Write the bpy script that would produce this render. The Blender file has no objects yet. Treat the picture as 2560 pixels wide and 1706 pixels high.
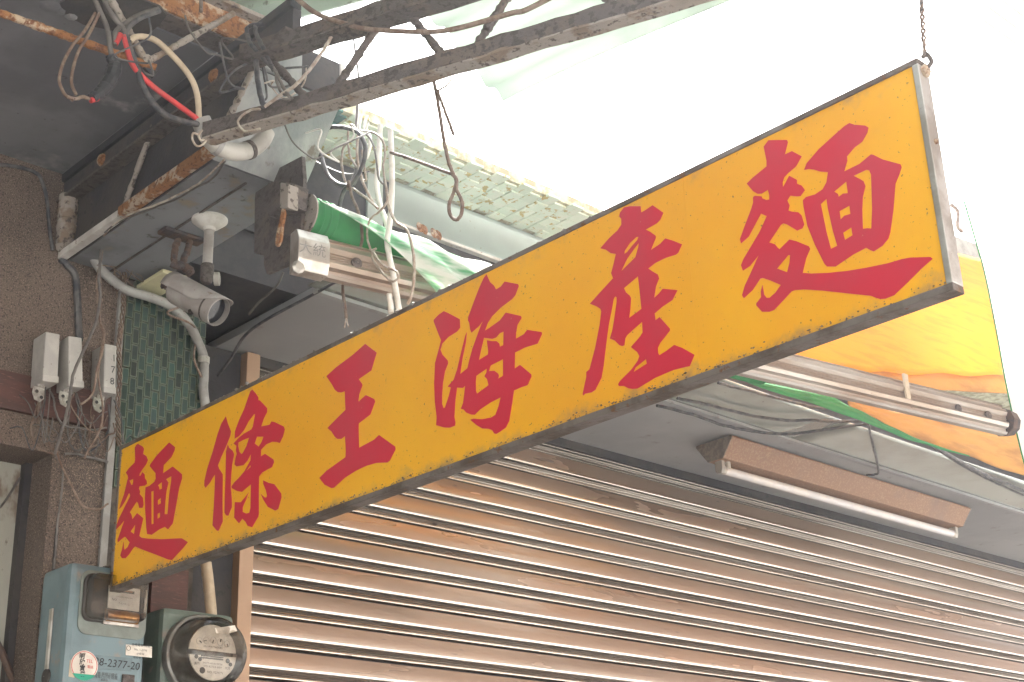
import bpy, bmesh, math, random
from mathutils import Vector, Matrix
from mathutils.geometry import tessellate_polygon
random.seed(7)
R = math.radians
V = Vector
scene = bpy.context.scene
col = scene.collection

# ------------------------------------------------------------------ camera
AX = V((0.72949071, -0.23407445, 0.64269158))     # world axes seen from the camera (right, up, forward)
AY = V((-0.68322151, -0.29391416, 0.66844808))
AZ = V((-0.03242954, 0.92672737, 0.37433234))
F, CX, CY = 3629.778, 1280.0, 853.0
EYE = V((0, 0, 1.55))
cd = bpy.data.cameras.new('camera'); cam = bpy.data.objects.new('camera', cd); col.objects.link(cam)
cd.sensor_width = 36; cd.lens = F / 2560 * 36; cd.clip_start = 0.02; cd.clip_end = 2000
rot = Matrix(((AX[0], AX[1], -AX[2]), (AY[0], AY[1], -AY[2]), (AZ[0], AZ[1], -AZ[2])))
cam.matrix_world = Matrix.Translation(EYE) @ rot.to_4x4()
scene.camera = cam

# ------------------------------------------------------------------ sky, sun, exposure
world = bpy.data.worlds.new('World'); scene.world = world; world.use_nodes = True
wn = world.node_tree; wn.nodes.clear()
SUN_EL, SUN_AZ = R(58), R(35)      # azimuth measured clockwise from +Y
sky = wn.nodes.new('ShaderNodeTexSky'); sky.sky_type = 'NISHITA'; sky.sun_disc = False
sky.sun_elevation = SUN_EL; sky.sun_rotation = SUN_AZ
sky.air_density = 1.0; sky.dust_density = 6.0; sky.ozone_density = 1.0
hs = wn.nodes.new('ShaderNodeHueSaturation'); hs.inputs['Saturation'].default_value = 0.16
bg = wn.nodes.new('ShaderNodeBackground'); bg.inputs['Strength'].default_value = 0.12
wo = wn.nodes.new('ShaderNodeOutputWorld')
wn.links.new(sky.outputs[0], hs.inputs['Color']); wn.links.new(hs.outputs[0], bg.inputs[0]); wn.links.new(bg.outputs[0], wo.inputs[0])
sl = bpy.data.lights.new('sun', 'SUN'); sl.energy = 4.0; sl.angle = R(1.5); sl.color = (1, .95, .87)
so = bpy.data.objects.new('sun', sl); col.objects.link(so)
sd = V((math.sin(SUN_AZ) * math.cos(SUN_EL), math.cos(SUN_AZ) * math.cos(SUN_EL), math.sin(SUN_EL)))
so.rotation_euler = sd.to_track_quat('Z', 'Y').to_euler()
vs = scene.view_settings
vs.view_transform = 'Standard'; vs.look = 'None'; vs.gamma = 1.0; vs.use_curve_mapping = False
vs.exposure = 2.95
scene.cycles.max_bounces = 10; scene.cycles.transmission_bounces = 6; scene.cycles.use_denoising = True

# ------------------------------------------------------------------ measuring helpers
def ray(px, py):
    c = V((px - CX, -(py - CY), F)); return V((AX.dot(c), AY.dot(c), AZ.dot(c)))
def at(px, py, ax, val):
    """point on the plane x/y/z = val that is seen at that place of the survey photograph"""
    d = ray(px, py); i = 'xyz'.index(ax); return EYE + d * ((val - EYE[i]) / d[i])
def on_plane(px, py, p0, n):
    d = ray(px, py); return EYE + d * ((p0 - EYE).dot(n) / d.dot(n))
def Zm(ox, oy, s):      # read-off in an enlarged crop -> full coordinates
    return lambda *pts: [(ox + x * s, oy + y * s) for x, y in pts]

# ------------------------------------------------------------------ materials
def mat(name, c1, rough=.6, metal=0., c2=None, s2=6., r2=(.4, .6), c3=None, s3=60., r3=(.58, .66), bump=0., bs=90.,
        spec=.5, rnd=0., coat=0., rvar=0., stretch=None, trans=0., c4=None, s4=200., r4=(.62, .66), detail=5., coord='Object'):
    m = bpy.data.materials.new(name); m.use_nodes = True
    nt = m.node_tree; N = nt.nodes; L = nt.links; b = N['Principled BSDF']
    tc = N.new('ShaderNodeTexCoord'); oi = N.new('ShaderNodeObjectInfo')
    ad = N.new('ShaderNodeVectorMath'); ad.operation = 'MULTIPLY_ADD'
    L.new(oi.outputs['Random'], ad.inputs[0]); ad.inputs[1].default_value = (17, 31, 23); L.new(tc.outputs[coord], ad.inputs[2])
    vec = ad.outputs[0]
    if stretch:
        mp = N.new('ShaderNodeMapping'); mp.inputs['Scale'].default_value = stretch; L.new(vec, mp.inputs[0]); vec = mp.outputs[0]
    def noise(s, det=detail):
        n = N.new('ShaderNodeTexNoise'); n.inputs['Scale'].default_value = s; n.inputs['Detail'].default_value = det
        n.inputs['Roughness'].default_value = .6; L.new(vec, n.inputs['Vector']); return n.outputs['Fac']
    def ramp(o, r):
        mr = N.new('ShaderNodeMapRange'); mr.interpolation_type = 'SMOOTHSTEP'; mr.inputs[1].default_value = r[0]; mr.inputs[2].default_value = r[1]
        L.new(o, mr.inputs[0]); return mr.outputs[0]
    def mix(f, a, c):
        x = N.new('ShaderNodeMix'); x.data_type = 'RGBA'; L.new(f, x.inputs[0])
        if isinstance(a, tuple): x.inputs[6].default_value = (*a, 1)
        else: L.new(a, x.inputs[6])
        x.inputs[7].default_value = (*c, 1); return x.outputs[2]
    c = c1
    for cc, s, r in ((c2, s2, r2), (c3, s3, r3), (c4, s4, r4)):
        if cc: c = mix(ramp(noise(s), r), c, cc)
    if rnd and not isinstance(c, tuple) or rnd:
        h = N.new('ShaderNodeHueSaturation'); mr = N.new('ShaderNodeMapRange'); L.new(oi.outputs['Random'], mr.inputs[0])
        mr.inputs[3].default_value = 1 - rnd; mr.inputs[4].default_value = 1 + rnd; L.new(mr.outputs[0], h.inputs['Value'])
        if isinstance(c, tuple): h.inputs['Color'].default_value = (*c, 1)
        else: L.new(c, h.inputs['Color'])
        c = h.outputs[0]
    if isinstance(c, tuple): b.inputs['Base Color'].default_value = (*c, 1)
    else: L.new(c, b.inputs['Base Color'])
    b.inputs['Roughness'].default_value = rough; b.inputs['Metallic'].default_value = metal
    b.inputs['Specular IOR Level'].default_value = spec
    b.inputs['Coat Weight'].default_value = coat; b.inputs['Coat Roughness'].default_value = .04; b.inputs['Transmission Weight'].default_value = trans
    if rvar:
        mr = N.new('ShaderNodeMapRange'); L.new(noise(s3 * .5), mr.inputs[0]); mr.inputs[1].default_value = .3; mr.inputs[2].default_value = .7
        mr.inputs[3].default_value = max(0, rough - rvar); mr.inputs[4].default_value = min(1, rough + rvar); L.new(mr.outputs[0], b.inputs['Roughness'])
    if bump:
        bp = N.new('ShaderNodeBump'); bp.inputs['Strength'].default_value = bump; bp.inputs['Distance'].default_value = .004
        L.new(noise(bs), bp.inputs['Height']); L.new(bp.outputs[0], b.inputs['Normal'])
    return m

def cloth(name, c1, c2=None, tw=.45, s2=9., stretch=None, r2=(.45, .65)):
    m = mat(name, c1, .8, c2=c2, s2=s2, r2=r2, stretch=stretch, bump=.25, bs=40)
    nt = m.node_tree; N = nt.nodes; L = nt.links; b = N['Principled BSDF']; out = N['Material Output']
    t = N.new('ShaderNodeBsdfTranslucent'); mx = N.new('ShaderNodeMixShader'); mx.inputs[0].default_value = tw
    src = b.inputs['Base Color']
    if src.is_linked: L.new(src.links[0].from_socket, t.inputs[0])
    else: t.inputs[0].default_value = src.default_value
    L.new(b.outputs[0], mx.inputs[1]); L.new(t.outputs[0], mx.inputs[2]); L.new(mx.outputs[0], out.inputs[0])
    return m

RUST = (.30, .115, .035)
MT = dict(
    yellow=mat('sign_yellow', (.90, .465, .008), .33, c2=(.84, .385, .010), s2=1.8, r2=(.35, .65), c4=(.22, .12, .03), s4=230, r4=(.645, .72), bump=.03, bs=30, rvar=.0),
    red=mat('sign_red', (.60, .012, .044), .42, c2=(.55, .024, .055), s2=6, c3=(.60, .20, .14), s3=150, r3=(.70, .74), bump=.03),
    frame=mat('sign_frame_metal', (.23, .20, .185), .55, .55, c2=(.13, .10, .08), s2=14, r2=(.42, .62), c3=(.20, .10, .05), s3=70, r3=(.6, .68), bump=.5, bs=120),
    galv=mat('bright_aluminium', (.62, .60, .57), .42, .8, c2=(.42, .38, .34), s2=18, c3=(.20, .12, .07), s3=90, r3=(.68, .72), bump=.1),
    alu=mat('awning_bar_aluminium', (.52, .48, .44), .34, .8, c2=(.38, .30, .24), s2=5, c3=(.12, .07, .045), s3=140, r3=(.69, .72), stretch=(.3, 2, 2), bump=.06),
    rust=mat('orange_rust', (.26, .115, .045), .9, c2=(.42, .32, .23), s2=28, r2=(.5, .6), c3=(.14, .055, .025), s3=110, r3=(.52, .62), bump=.8, bs=200),
    rustdark=mat('dark_rusted_steel', (.105, .088, .085), .75, .25, c2=(.135, .105, .09), s2=16, r2=(.48, .62), c3=(.065, .055, .05), s3=75, r3=(.5, .6), bump=.7, bs=160),
    rustpale=mat('pale_rusted_steel', (.30, .265, .235), .75, .2, c2=(.22, .165, .125), s2=20, r2=(.52, .62), c3=(.10, .08, .07), s3=90, r3=(.55, .63), bump=.7, bs=160),
    concrete=mat('painted_concrete', (.185, .185, .20), .8, c2=(.115, .115, .13), s2=2.2, r2=(.42, .58), c3=(.26, .25, .245), s3=9, r3=(.56, .70), c4=(.07, .065, .065), s4=55, r4=(.66, .72), bump=.25, bs=50),
    beam=mat('beam_grey_paint', (.23, .235, .25), .7, c2=(.15, .15, .155), s2=3, r2=(.45, .6), c3=(.24, .195, .155), s3=12, r3=(.56, .70), c4=(.09, .08, .075), s4=40, r4=(.62, .72), bump=.15, bs=60),
    beamend=mat('beam_whitewash', (.36, .37, .365), .8, c2=(.20, .225, .225), s2=5, r2=(.45, .6), c3=(.17, .14, .12), s3=22, r3=(.58, .68), stretch=(1, 1, .35), bump=.4, bs=60),
    dark=mat('dark_paint_and_shade', (.034, .032, .038), .8, c2=(.055, .048, .045), s2=7, c3=(.03, .03, .03), s3=40, bump=.3),  # real dark paint, also coloured for the shade in hollows and girder
    aggr=mat('washed_aggregate', (.14, .105, .086), .85, c2=(.095, .072, .06), s2=3.5, r2=(.4, .65), c3=(.30, .22, .17), s3=420, r3=(.54, .64), c4=(.05, .036, .03), s4=300, r4=(.57, .62), bump=1., bs=300, detail=3),
    board=mat('dark_red_board', (.085, .034, .028), .65, c2=(.06, .028, .024), s2=10, c3=(.13, .06, .05), s3=60, stretch=(1, 1, 6), bump=.2),
    grout=mat('dark_grout', (.05, .042, .036), .9, c2=(.10, .085, .07), s2=40, bump=.3),
    pvc=mat('grey_pvc', (.33, .325, .315), .5, c2=(.22, .21, .20), s2=12, c3=(.15, .11, .09), s3=80, r3=(.63, .7)),
    pvcw=mat('white_pvc', (.46, .445, .41), .42, c2=(.33, .31, .28), s2=10, c3=(.2, .16, .13), s3=60, r3=(.63, .7)),
    boxgrey=mat('terminal_box_grey', (.42, .40, .37), .5, c2=(.34, .32, .30), s2=14, c3=(.2, .17, .15), s3=120, r3=(.64, .7), bump=.05),
    steel=mat('clamp_steel', (.55, .53, .50), .35, .8, c2=(.3, .27, .25), s2=60, bump=.1),
    cream=mat('cream_plastic', (.62, .58, .36), .5, c2=(.52, .48, .31), s2=9, c3=(.25, .2, .13), s3=60, r3=(.66, .72)),
    white=mat('white_paint', (.62, .60, .57), .5, c2=(.45, .42, .39), s2=12, c3=(.25, .19, .15), s3=70, r3=(.62, .7), bump=.05),
    camgrey=mat('camera_shell', (.35, .325, .31), .45, c2=(.26, .235, .22), s2=14, c3=(.20, .15, .12), s3=80, r3=(.64, .7)),
    black=mat('black_rubber_and_shade', (.018, .019, .026), .55, c2=(.03, .03, .034), s2=30, bump=.1),
    blackglass=mat('dark_lens', (.02, .022, .028), .12),
    wblack=mat('black_cable', (.03, .032, .04), .55, c2=(.09, .085, .085), s2=40),
    wgrey=mat('grey_wire', (.13, .118, .11), .6, c2=(.085, .075, .07), s2=40, rnd=.2),
    wpale=mat('dusty_pale_wire', (.42, .37, .315), .65, c2=(.27, .21, .17), s2=60, rnd=.15),
    wbrown=mat('rusty_brown_wire', (.13, .080, .060), .75, c2=(.21, .155, .12), s2=60, rnd=.2, bump=.4, bs=250),
    wwhite=mat('white_cable', (.74, .73, .70), .45, c2=(.6, .58, .54), s2=30),
    wcream=mat('cream_cable', (.50, .41, .30), .55, c2=(.4, .32, .23), s2=30),
    wred=mat('red_cable', (.52, .035, .04), .5, c2=(.35, .04, .04), s2=30),
    mblue=mat('meter_blue_paint', (.15, .215, .24), .42, c2=(.115, .165, .185), s2=8, c3=(.23, .20, .175), s3=26, r3=(.58, .74), c4=(.05, .045, .04), s4=90, r4=(.68, .74), bump=.12, bs=40, coat=.2),
    mgreen=mat('meter_green_paint', (.135, .18, .155), .5, c2=(.10, .13, .115), s2=8, c3=(.20, .17, .15), s3=22, r3=(.55, .7), c4=(.05, .045, .04), s4=90, r4=(.67, .74), bump=.2, bs=50),
    mpane=mat('meter_window_rim', (.19, .215, .195), .5, c2=(.15, .165, .15), s2=20),
    mdark=mat('meter_inside', (.06, .052, .046), .6, c2=(.035, .03, .03), s2=18),
    brass=mat('brass_coil', (.45, .22, .07), .35, .7, c2=(.25, .11, .04), s2=30),
    paper=mat('label_paper', (.66, .61, .55), .7, c2=(.55, .49, .43), s2=20, c3=(.35, .28, .22), s3=70, r3=(.66, .72)),
    ink=mat('black_ink', (.025, .025, .03), .7),
    redink=mat('red_ink', (.55, .03, .04), .7),
    greenink=mat('green_ink', (.03, .30, .20), .7),
    dust=mat('grey_dust', (.34, .32, .30), .95, c2=(.2, .18, .16), s2=90, bump=.6, bs=400),
    soffit=mat('painted_soffit', (.36, .36, .36), .55, c2=(.29, .29, .295), s2=1.6, c3=(.20, .18, .165), s3=14, r3=(.60, .74)),
    sheen=mat('enamelled_soffit', (.50, .555, .525), .22, .55, c2=(.41, .43, .41), s2=3, c3=(.2, .19, .18), s3=60, r3=(.69, .73)),  # green tint in the base colour stands in for reflected green
    lampbody=mat('lamp_brown_enamel', (.27, .145, .085), .6, c2=(.34, .21, .12), s2=160, r2=(.5, .6), c3=(.22, .13, .09), s3=9, r3=(.5, .75), bump=.2, bs=300),
    lampend=mat('lamp_end_dust', (.21, .165, .125), .8, c2=(.14, .11, .085), s2=60, bump=.3, bs=200),
    tube=mat('fluorescent_tube', (.60, .58, .60), .25, c2=(.68, .64, .62), s2=14),
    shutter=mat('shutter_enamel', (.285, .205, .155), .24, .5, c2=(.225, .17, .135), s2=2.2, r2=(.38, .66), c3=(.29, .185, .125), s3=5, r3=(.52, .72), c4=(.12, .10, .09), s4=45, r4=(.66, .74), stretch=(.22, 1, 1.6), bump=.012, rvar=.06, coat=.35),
    jamb=mat('tan_jamb_paint', (.46, .30, .20), .5, c2=(.40, .26, .175), s2=6, c3=(.2, .14, .1), s3=50, r3=(.68, .74)),
    gutter=mat('gutter_enamel', (.46, .53, .51), .3, .35, c2=(.42, .47, .46), s2=3, c3=(.3, .26, .22), s3=60, r3=(.69, .73)),
    tealtile=mat('teal_tile', (.045, .165, .15), .16, c2=(.035, .12, .105), s2=30, rnd=.3, coat=.4),
    moss=mat('pale_tile_mossy', (.66, .76, .63), .3, c2=(.72, .78, .66), s2=25, c3=(.48, .38, .12), s3=38, r3=(.56, .63), rnd=.08, coat=.2),
    palegrout=mat('pale_grout', (.62, .60, .44), .9, c2=(.36, .32, .2), s2=30),
    roofgreen=mat('green_roof_sheet', (.40, .50, .41), .45, c2=(.34, .43, .35), s2=4, c3=(.14, .15, .12), s3=30, r3=(.6, .7), stretch=(1, 1, 1)),
    canopy=mat('canopy_render', (.62, .62, .60), .8, c2=(.55, .55, .53), s2=5),
    wallup=mat('rendered_wall', (.30, .29, .28), .85, c2=(.24, .23, .22), s2=3, bump=.2),
    ground=mat('concrete_street', (.25, .245, .235), .9, c2=(.20, .195, .19), s2=.8, c3=(.11, .105, .10), s3=6, r3=(.58, .7), bump=.3, bs=20),
    oppwall=mat('tan_render', (.20, .125, .085), .85, c2=(.16, .10, .07), s2=.7),
    pave=mat('dark_pavement', (.085, .078, .072), .8, c2=(.06, .055, .05), s2=5, bump=.2),
    mring=mat('meter_ring_grey', (.20, .195, .185), .45, .3, c2=(.13, .12, .11), s2=20),
    paletile=mat('pale_glazed_tile', (.70, .76, .68), .3, c2=(.74, .78, .70), s2=20, rnd=.06),
    brownscreen=mat('reflected_brown', (.13, .065, .04), .7, c2=(.10, .05, .03), s2=4),
    shrib=mat('shutter_highlight_rib', (.50, .455, .41), .13, .82, c2=(.44, .385, .34), s2=6, c3=(.20, .17, .15), s3=60, r3=(.66, .72), stretch=(.25, 1, 1), coat=.6),
    panelpale=mat('pale_door_paint', (.37, .365, .32), .6, c2=(.30, .29, .25), s2=3, c3=(.13, .085, .06), s3=9, r3=(.62, .70), c4=(.10, .07, .05), s4=28, r4=(.66, .72), stretch=(1, 1, .5)),
    spider=mat('rusty_iron_black', (.05, .04, .045), .7, c2=(.10, .06, .045), s2=40, bump=.5, bs=200),
    cgreen=cloth('awning_green', (.035, .26, .085), (.028, .20, .07), .35),
    clight=cloth('awning_white_green', (.80, .82, .77), (.14, .46, .22), .6, s2=5, stretch=(.5, 2.2, 2.2), r2=(.47, .60)),
    cyellow=cloth('awning_yellow', (.82, .39, .022), (.74, .33, .02), .36, s2=14, stretch=(.5, 3, 5)),
    corange=cloth('awning_orange', (.50, .28, .08), (.36, .19, .06), .35, s2=7, stretch=(.5, 3, 3)),
    csheet=cloth('white_sheet', (.86, .87, .85), None, .6),
    ctrans=cloth('translucent_roof_sheet', (.54, .60, .56), (.44, .50, .46), .36, s2=3),
)
# worn glaze: pale rim on each pillar tile, darker heart
def tile_mat():
    m = mat('dark_green_tile', (.016, .040, .033), .30, c2=(.010, .022, .022), s2=25, rnd=.6)
    nt = m.node_tree; N = nt.nodes; L = nt.links; b = N['Principled BSDF']
    tc = N.new('ShaderNodeTexCoord'); sp = N.new('ShaderNodeSeparateXYZ'); L.new(tc.outputs['Generated'], sp.inputs[0])
    def edge(o, w):
        s = N.new('ShaderNodeMath'); s.operation = 'SUBTRACT'; L.new(o, s.inputs[0]); s.inputs[1].default_value = .5
        a = N.new('ShaderNodeMath'); a.operation = 'ABSOLUTE'; L.new(s.outputs[0], a.inputs[0])
        r = N.new('ShaderNodeMapRange'); L.new(a.outputs[0], r.inputs[0]); r.inputs[1].default_value = .5 - w; r.inputs[2].default_value = .5 - w * .35; return r.outputs[0]
    mx = N.new('ShaderNodeMath'); mx.operation = 'MAXIMUM'; L.new(edge(sp.outputs[0], .17), mx.inputs[0]); L.new(edge(sp.outputs[2], .08), mx.inputs[1])
    ns = N.new('ShaderNodeTexNoise'); ns.inputs['Scale'].default_value = 60
    mu = N.new('ShaderNodeMath'); mu.operation = 'MULTIPLY'; L.new(mx.outputs[0], mu.inputs[0]); mu.inputs[1].default_value = .9
    old = b.inputs['Base Color'].links[0].from_socket
    x = N.new('ShaderNodeMix'); x.data_type = 'RGBA'; L.new(mu.outputs[0], x.inputs[0]); L.new(old, x.inputs[6]); x.inputs[7].default_value = (.15, .175, .13, 1)
    L.new(x.outputs[2], b.inputs['Base Color']); return m
MT['tile'] = tile_mat()
def edge_dirt(m, colr, top, bot, side):
    nt = m.node_tree; N = nt.nodes; L = nt.links; b = N['Principled BSDF']
    tc = N.new('ShaderNodeTexCoord'); sp = N.new('ShaderNodeSeparateXYZ'); L.new(tc.outputs['Generated'], sp.inputs[0])
    def rng(o, a, c, k):
        r = N.new('ShaderNodeMapRange'); r.interpolation_type = 'SMOOTHSTEP'; L.new(o, r.inputs[0]); r.inputs[1].default_value = a; r.inputs[2].default_value = c; r.inputs[4].default_value = k; return r.outputs[0]
    def op(kind, a, c):
        x = N.new('ShaderNodeMath'); x.operation = kind; x.use_clamp = True
        for i_, v_ in ((0, a), (1, c)):
            if isinstance(v_, float): x.inputs[i_].default_value = v_
            else: L.new(v_, x.inputs[i_])
        return x.outputs[0]
    e = op('MAXIMUM', rng(sp.outputs[2], .82, 1., top), rng(sp.outputs[2], .16, 0., bot))
    e = op('MAXIMUM', e, op('MAXIMUM', rng(sp.outputs[1], .05, 0., side), rng(sp.outputs[1], .96, 1., side)))
    n1 = N.new('ShaderNodeTexNoise'); n1.inputs['Scale'].default_value = 16; n1.inputs['Detail'].default_value = 8; n1.inputs['Roughness'].default_value = .7; L.new(tc.outputs['Object'], n1.inputs['Vector'])
    k = rng(op('ADD', op('MULTIPLY', e, .55), n1.outputs[0]), .69, 1.05, .85)
    old = b.inputs['Base Color'].links[0].from_socket
    x = N.new('ShaderNodeMix'); x.data_type = 'RGBA'; L.new(k, x.inputs[0]); L.new(old, x.inputs[6]); x.inputs[7].default_value = (*colr, 1); L.new(x.outputs[2], b.inputs['Base Color'])
edge_dirt(MT['yellow'], (.27, .19, .12), .42, .6, .0)
def glass_mat():
    m = bpy.data.materials.new('meter_glass'); m.use_nodes = True; nt = m.node_tree; N = nt.nodes; L = nt.links
    N.clear(); o = N.new('ShaderNodeOutputMaterial'); t = N.new('ShaderNodeBsdfTransparent'); g = N.new('ShaderNodeBsdfGlossy'); g.inputs['Roughness'].default_value = .06
    d = N.new('ShaderNodeBsdfDiffuse'); d.inputs[0].default_value = (.30, .26, .22, 1)
    t.inputs[0].default_value = (.86, .85, .83, 1)
    fr = N.new('ShaderNodeFresnel'); fr.inputs[0].default_value = 1.5
    m1 = N.new('ShaderNodeMixShader'); m2 = N.new('ShaderNodeMixShader')
    ns = N.new('ShaderNodeTexNoise'); ns.inputs['Scale'].default_value = 22; ns.inputs['Detail'].default_value = 6
    tc = N.new('ShaderNodeTexCoord'); L.new(tc.outputs['Object'], ns.inputs['Vector'])
    mr = N.new('ShaderNodeMapRange'); mr.inputs[1].default_value = .45; mr.inputs[2].default_value = .75; mr.inputs[3].default_value = .03; mr.inputs[4].default_value = .55
    L.new(ns.outputs[0], mr.inputs[0]); L.new(mr.outputs[0], m2.inputs[0])
    L.new(fr.outputs[0], m1.inputs[0]); L.new(t.outputs[0], m1.inputs[1]); L.new(g.outputs[0], m1.inputs[2])
    L.new(m1.outputs[0], m2.inputs[1]); L.new(d.outputs[0], m2.inputs[2]); L.new(m2.outputs[0], o.inputs[0]); return m
MT['glass'] = glass_mat()

# ------------------------------------------------------------------ mesh building helpers
class MB:
    def __init__(s): s.v = []; s.f = []
    def add(s, vs, fs):
        k = len(s.v); s.v += [V(p) for p in vs]; s.f += [tuple(i + k for i in f) for f in fs]; return s
    def box(s, a, b):
        x0, y0, z0 = a; x1, y1, z1 = b
        return s.add([(x0, y0, z0), (x1, y0, z0), (x1, y1, z0), (x0, y1, z0), (x0, y0, z1), (x1, y0, z1), (x1, y1, z1), (x0, y1, z1)],
                     [(0, 3, 2, 1), (4, 5, 6, 7), (0, 1, 5, 4), (1, 2, 6, 5), (2, 3, 7, 6), (3, 0, 4, 7)])
    def hexa(s, q, ex):          # quad q (4 points) pushed along ex
        ex = V(ex); q = [V(p) for p in q]
        return s.prism(q, ex)
    def prism(s, poly, ex):
        n = len(poly); ex = V(ex); a = [V(p) for p in poly]; b = [p + ex for p in a]
        fs = [tuple(range(n))[::-1], tuple(range(n, 2 * n))] + [(i, (i + 1) % n, n + (i + 1) % n, n + i) for i in range(n)]
        return s.add(a + b, fs)
    def bar(s, p0, p1, w, h, up=V((0, 0, 1))):   # w across, h along up
        p0, p1 = V(p0), V(p1); d = (p1 - p0).normalized(); sd_ = d.cross(up).normalized(); u = sd_.cross(d).normalized()
        q = [p0 + sd_ * (w * i / 2) + u * (h * j / 2) for i, j in ((-1, -1), (1, -1), (1, 1), (-1, 1))]
        return s.prism(q, p1 - p0)
    def tube(s, pts, r, n=8, cap=True):
        pts = [V(p) for p in pts]; m = len(pts); rr = r if isinstance(r, (list, tuple)) else [r] * m
        t0 = (pts[1] - pts[0]).normalized(); up = V((0, 0, 1)) if abs(t0.z) < .9 else V((1, 0, 0)); u = t0.cross(up).normalized()
        vs, fs = [], []
        for i, p in enumerate(pts):
            t = (pts[min(i + 1, m - 1)] - pts[max(i - 1, 0)]).normalized()
            u = (u - t * u.dot(t)).normalized(); w = t.cross(u)
            for k in range(n):
                a = 2 * math.pi * k / n; vs.append(p + (u * math.cos(a) + w * math.sin(a)) * rr[i])
        for i in range(m - 1):
            for k in range(n): fs.append((i * n + k, i * n + (k + 1) % n, (i + 1) * n + (k + 1) % n, (i + 1) * n + k))
        if cap: fs += [tuple(range(n))[::-1], tuple(range((m - 1) * n, m * n))]
        return s.add(vs, fs)
    def lathe(s, c, axis, prof, n=40, a0=0, a1=2 * math.pi):   # prof = [(distance along axis, radius)]
        c, axis = V(c), V(axis).normalized(); up = V((0, 0, 1)) if abs(axis.z) < .9 else V((1, 0, 0)); u = axis.cross(up).normalized(); w = axis.cross(u)
        vs = [c + axis * d + (u * math.cos(2 * math.pi * k / n) + w * math.sin(2 * math.pi * k / n)) * r for d, r in prof for k in range(n)]
        fs = [(i * n + k, i * n + (k + 1) % n, (i + 1) * n + (k + 1) % n, (i + 1) * n + k) for i in range(len(prof) - 1) for k in range(n)]
        return s.add(vs, fs)
    def grid(s, fn, nu, nv):
        vs = [fn(i / nu, j / nv) for j in range(nv + 1) for i in range(nu + 1)]
        return s.add(vs, [(j * (nu + 1) + i, j * (nu + 1) + i + 1, (j + 1) * (nu + 1) + i + 1, (j + 1) * (nu + 1) + i) for j in range(nv) for i in range(nu)])
    def build(s, name, m, parent=None, smooth=None, bevel=0, solid=0, org=None):
        lo = V([min(p[i] for p in s.v) for i in range(3)]); hi = V([max(p[i] for p in s.v) for i in range(3)])
        c = org if org is not None else (lo + hi) / 2
        me = bpy.data.meshes.new(name); me.from_pydata([p - c for p in s.v], [], s.f)
        bm = bmesh.new(); bm.from_mesh(me)
        bmesh.ops.recalc_face_normals(bm, faces=bm.faces)
        if bevel: bmesh.ops.bevel(bm, geom=bm.edges[:], offset=bevel, segments=2, profile=.6, affect='EDGES', clamp_overlap=True)
        bm.to_mesh(me); bm.free(); me.materials.append(MT[m] if isinstance(m, str) else m)
        o = bpy.data.objects.new(name, me); col.objects.link(o); o.location = c
        if parent is not None: o.parent = parent; o.location = c - world_loc(parent)
        if smooth is not None:
            me.shade_smooth()
            me.set_sharp_from_angle(angle=R(smooth))
        if solid: md = o.modifiers.new('thickness', 'SOLIDIFY'); md.thickness = solid
        return o
def world_loc(o):
    p = V((0, 0, 0))
    while o is not None: p += o.location; o = o.parent
    return p
def tag(o, label, cat, group=None, kind=None):
    o['label'] = label; o['category'] = cat
    if group: o['group'] = group
    if kind: o['kind'] = kind
    return o
def thing(name, loc, label, cat, group=None):
    o = bpy.data.objects.new(name, None); o.empty_display_size = .05; col.objects.link(o); o.location = loc
    return tag(o, label, cat, group)
def struct(o): o['kind'] = 'structure'; return o
def stuff(o): o['kind'] = 'stuff'; return o
def copy_of(o, loc, parent=None):
    c = o.copy(); col.objects.link(c); c.parent = parent; c.location = V(loc) - (world_loc(parent) if parent else V((0, 0, 0))); return c
def smooth_path(p, k=6):
    p = [V(q) for q in p]
    if len(p) < 3: return [p[0].lerp(p[1], i / 4) for i in range(5)]
    e = [p[0] * 2 - p[1]] + p + [p[-1] * 2 - p[-2]]; out = []
    for i in range(1, len(e) - 2):
        a, b, c, d = e[i - 1:i + 3]
        for j in range(k):
            t = j / k; out.append(.5 * ((2 * b) + (c - a) * t + (2 * a - 5 * b + 4 * c - d) * t * t + (3 * b - a - 3 * c + d) * t ** 3))
    return out + [p[-1]]
def cable(name, m, pts, r, label=None, cat='wire', parent=None, wob=0., group=None, n=7, k=6):
    p = smooth_path(pts, k)
    if wob: p = [q + V((random.gauss(0, wob), random.gauss(0, wob), random.gauss(0, wob))) for q in p]
    o = MB().tube(p, r, n).build(name, m, parent, smooth=50)
    if label: tag(o, label, cat, group)
    return o
def rough_bar(p0, p1, r, n=7, seg=24, amp=.25):
    p0, p1 = V(p0), V(p1); return MB().tube([p0.lerp(p1, i / seg) + V((random.gauss(0, r * .06),) * 3) for i in range(seg + 1)], [r * (1 + random.uniform(-amp, amp)) for _ in range(seg + 1)], n)
def text_mesh(name, s, size, m, parent, origin, right, up, depth=.0004, bold=0., center=True):
    cu = bpy.data.curves.new(name, 'FONT'); cu.body = s; cu.size = size; cu.extrude = 0; cu.offset = bold
    cu.align_x = 'CENTER' if center else 'LEFT'; cu.align_y = 'CENTER'; cu.resolution_u = 2
    t = bpy.data.objects.new(name, cu); col.objects.link(t)
    me = bpy.data.meshes.new_from_object(t.evaluated_get(bpy.context.evaluated_depsgraph_get()))
    bpy.data.objects.remove(t); me.name = name
    right, up, o = V(right), V(up), V(origin); nrm = right.cross(up)
    for v in me.vertices: v.co = right * v.co.x + up * v.co.y + nrm * depth
    me.materials.clear(); me.materials.append(MT[m])
    ob = bpy.data.objects.new(name, me); col.objects.link(ob); ob.parent = parent; ob.location = o - world_loc(parent)
    return ob

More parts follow.
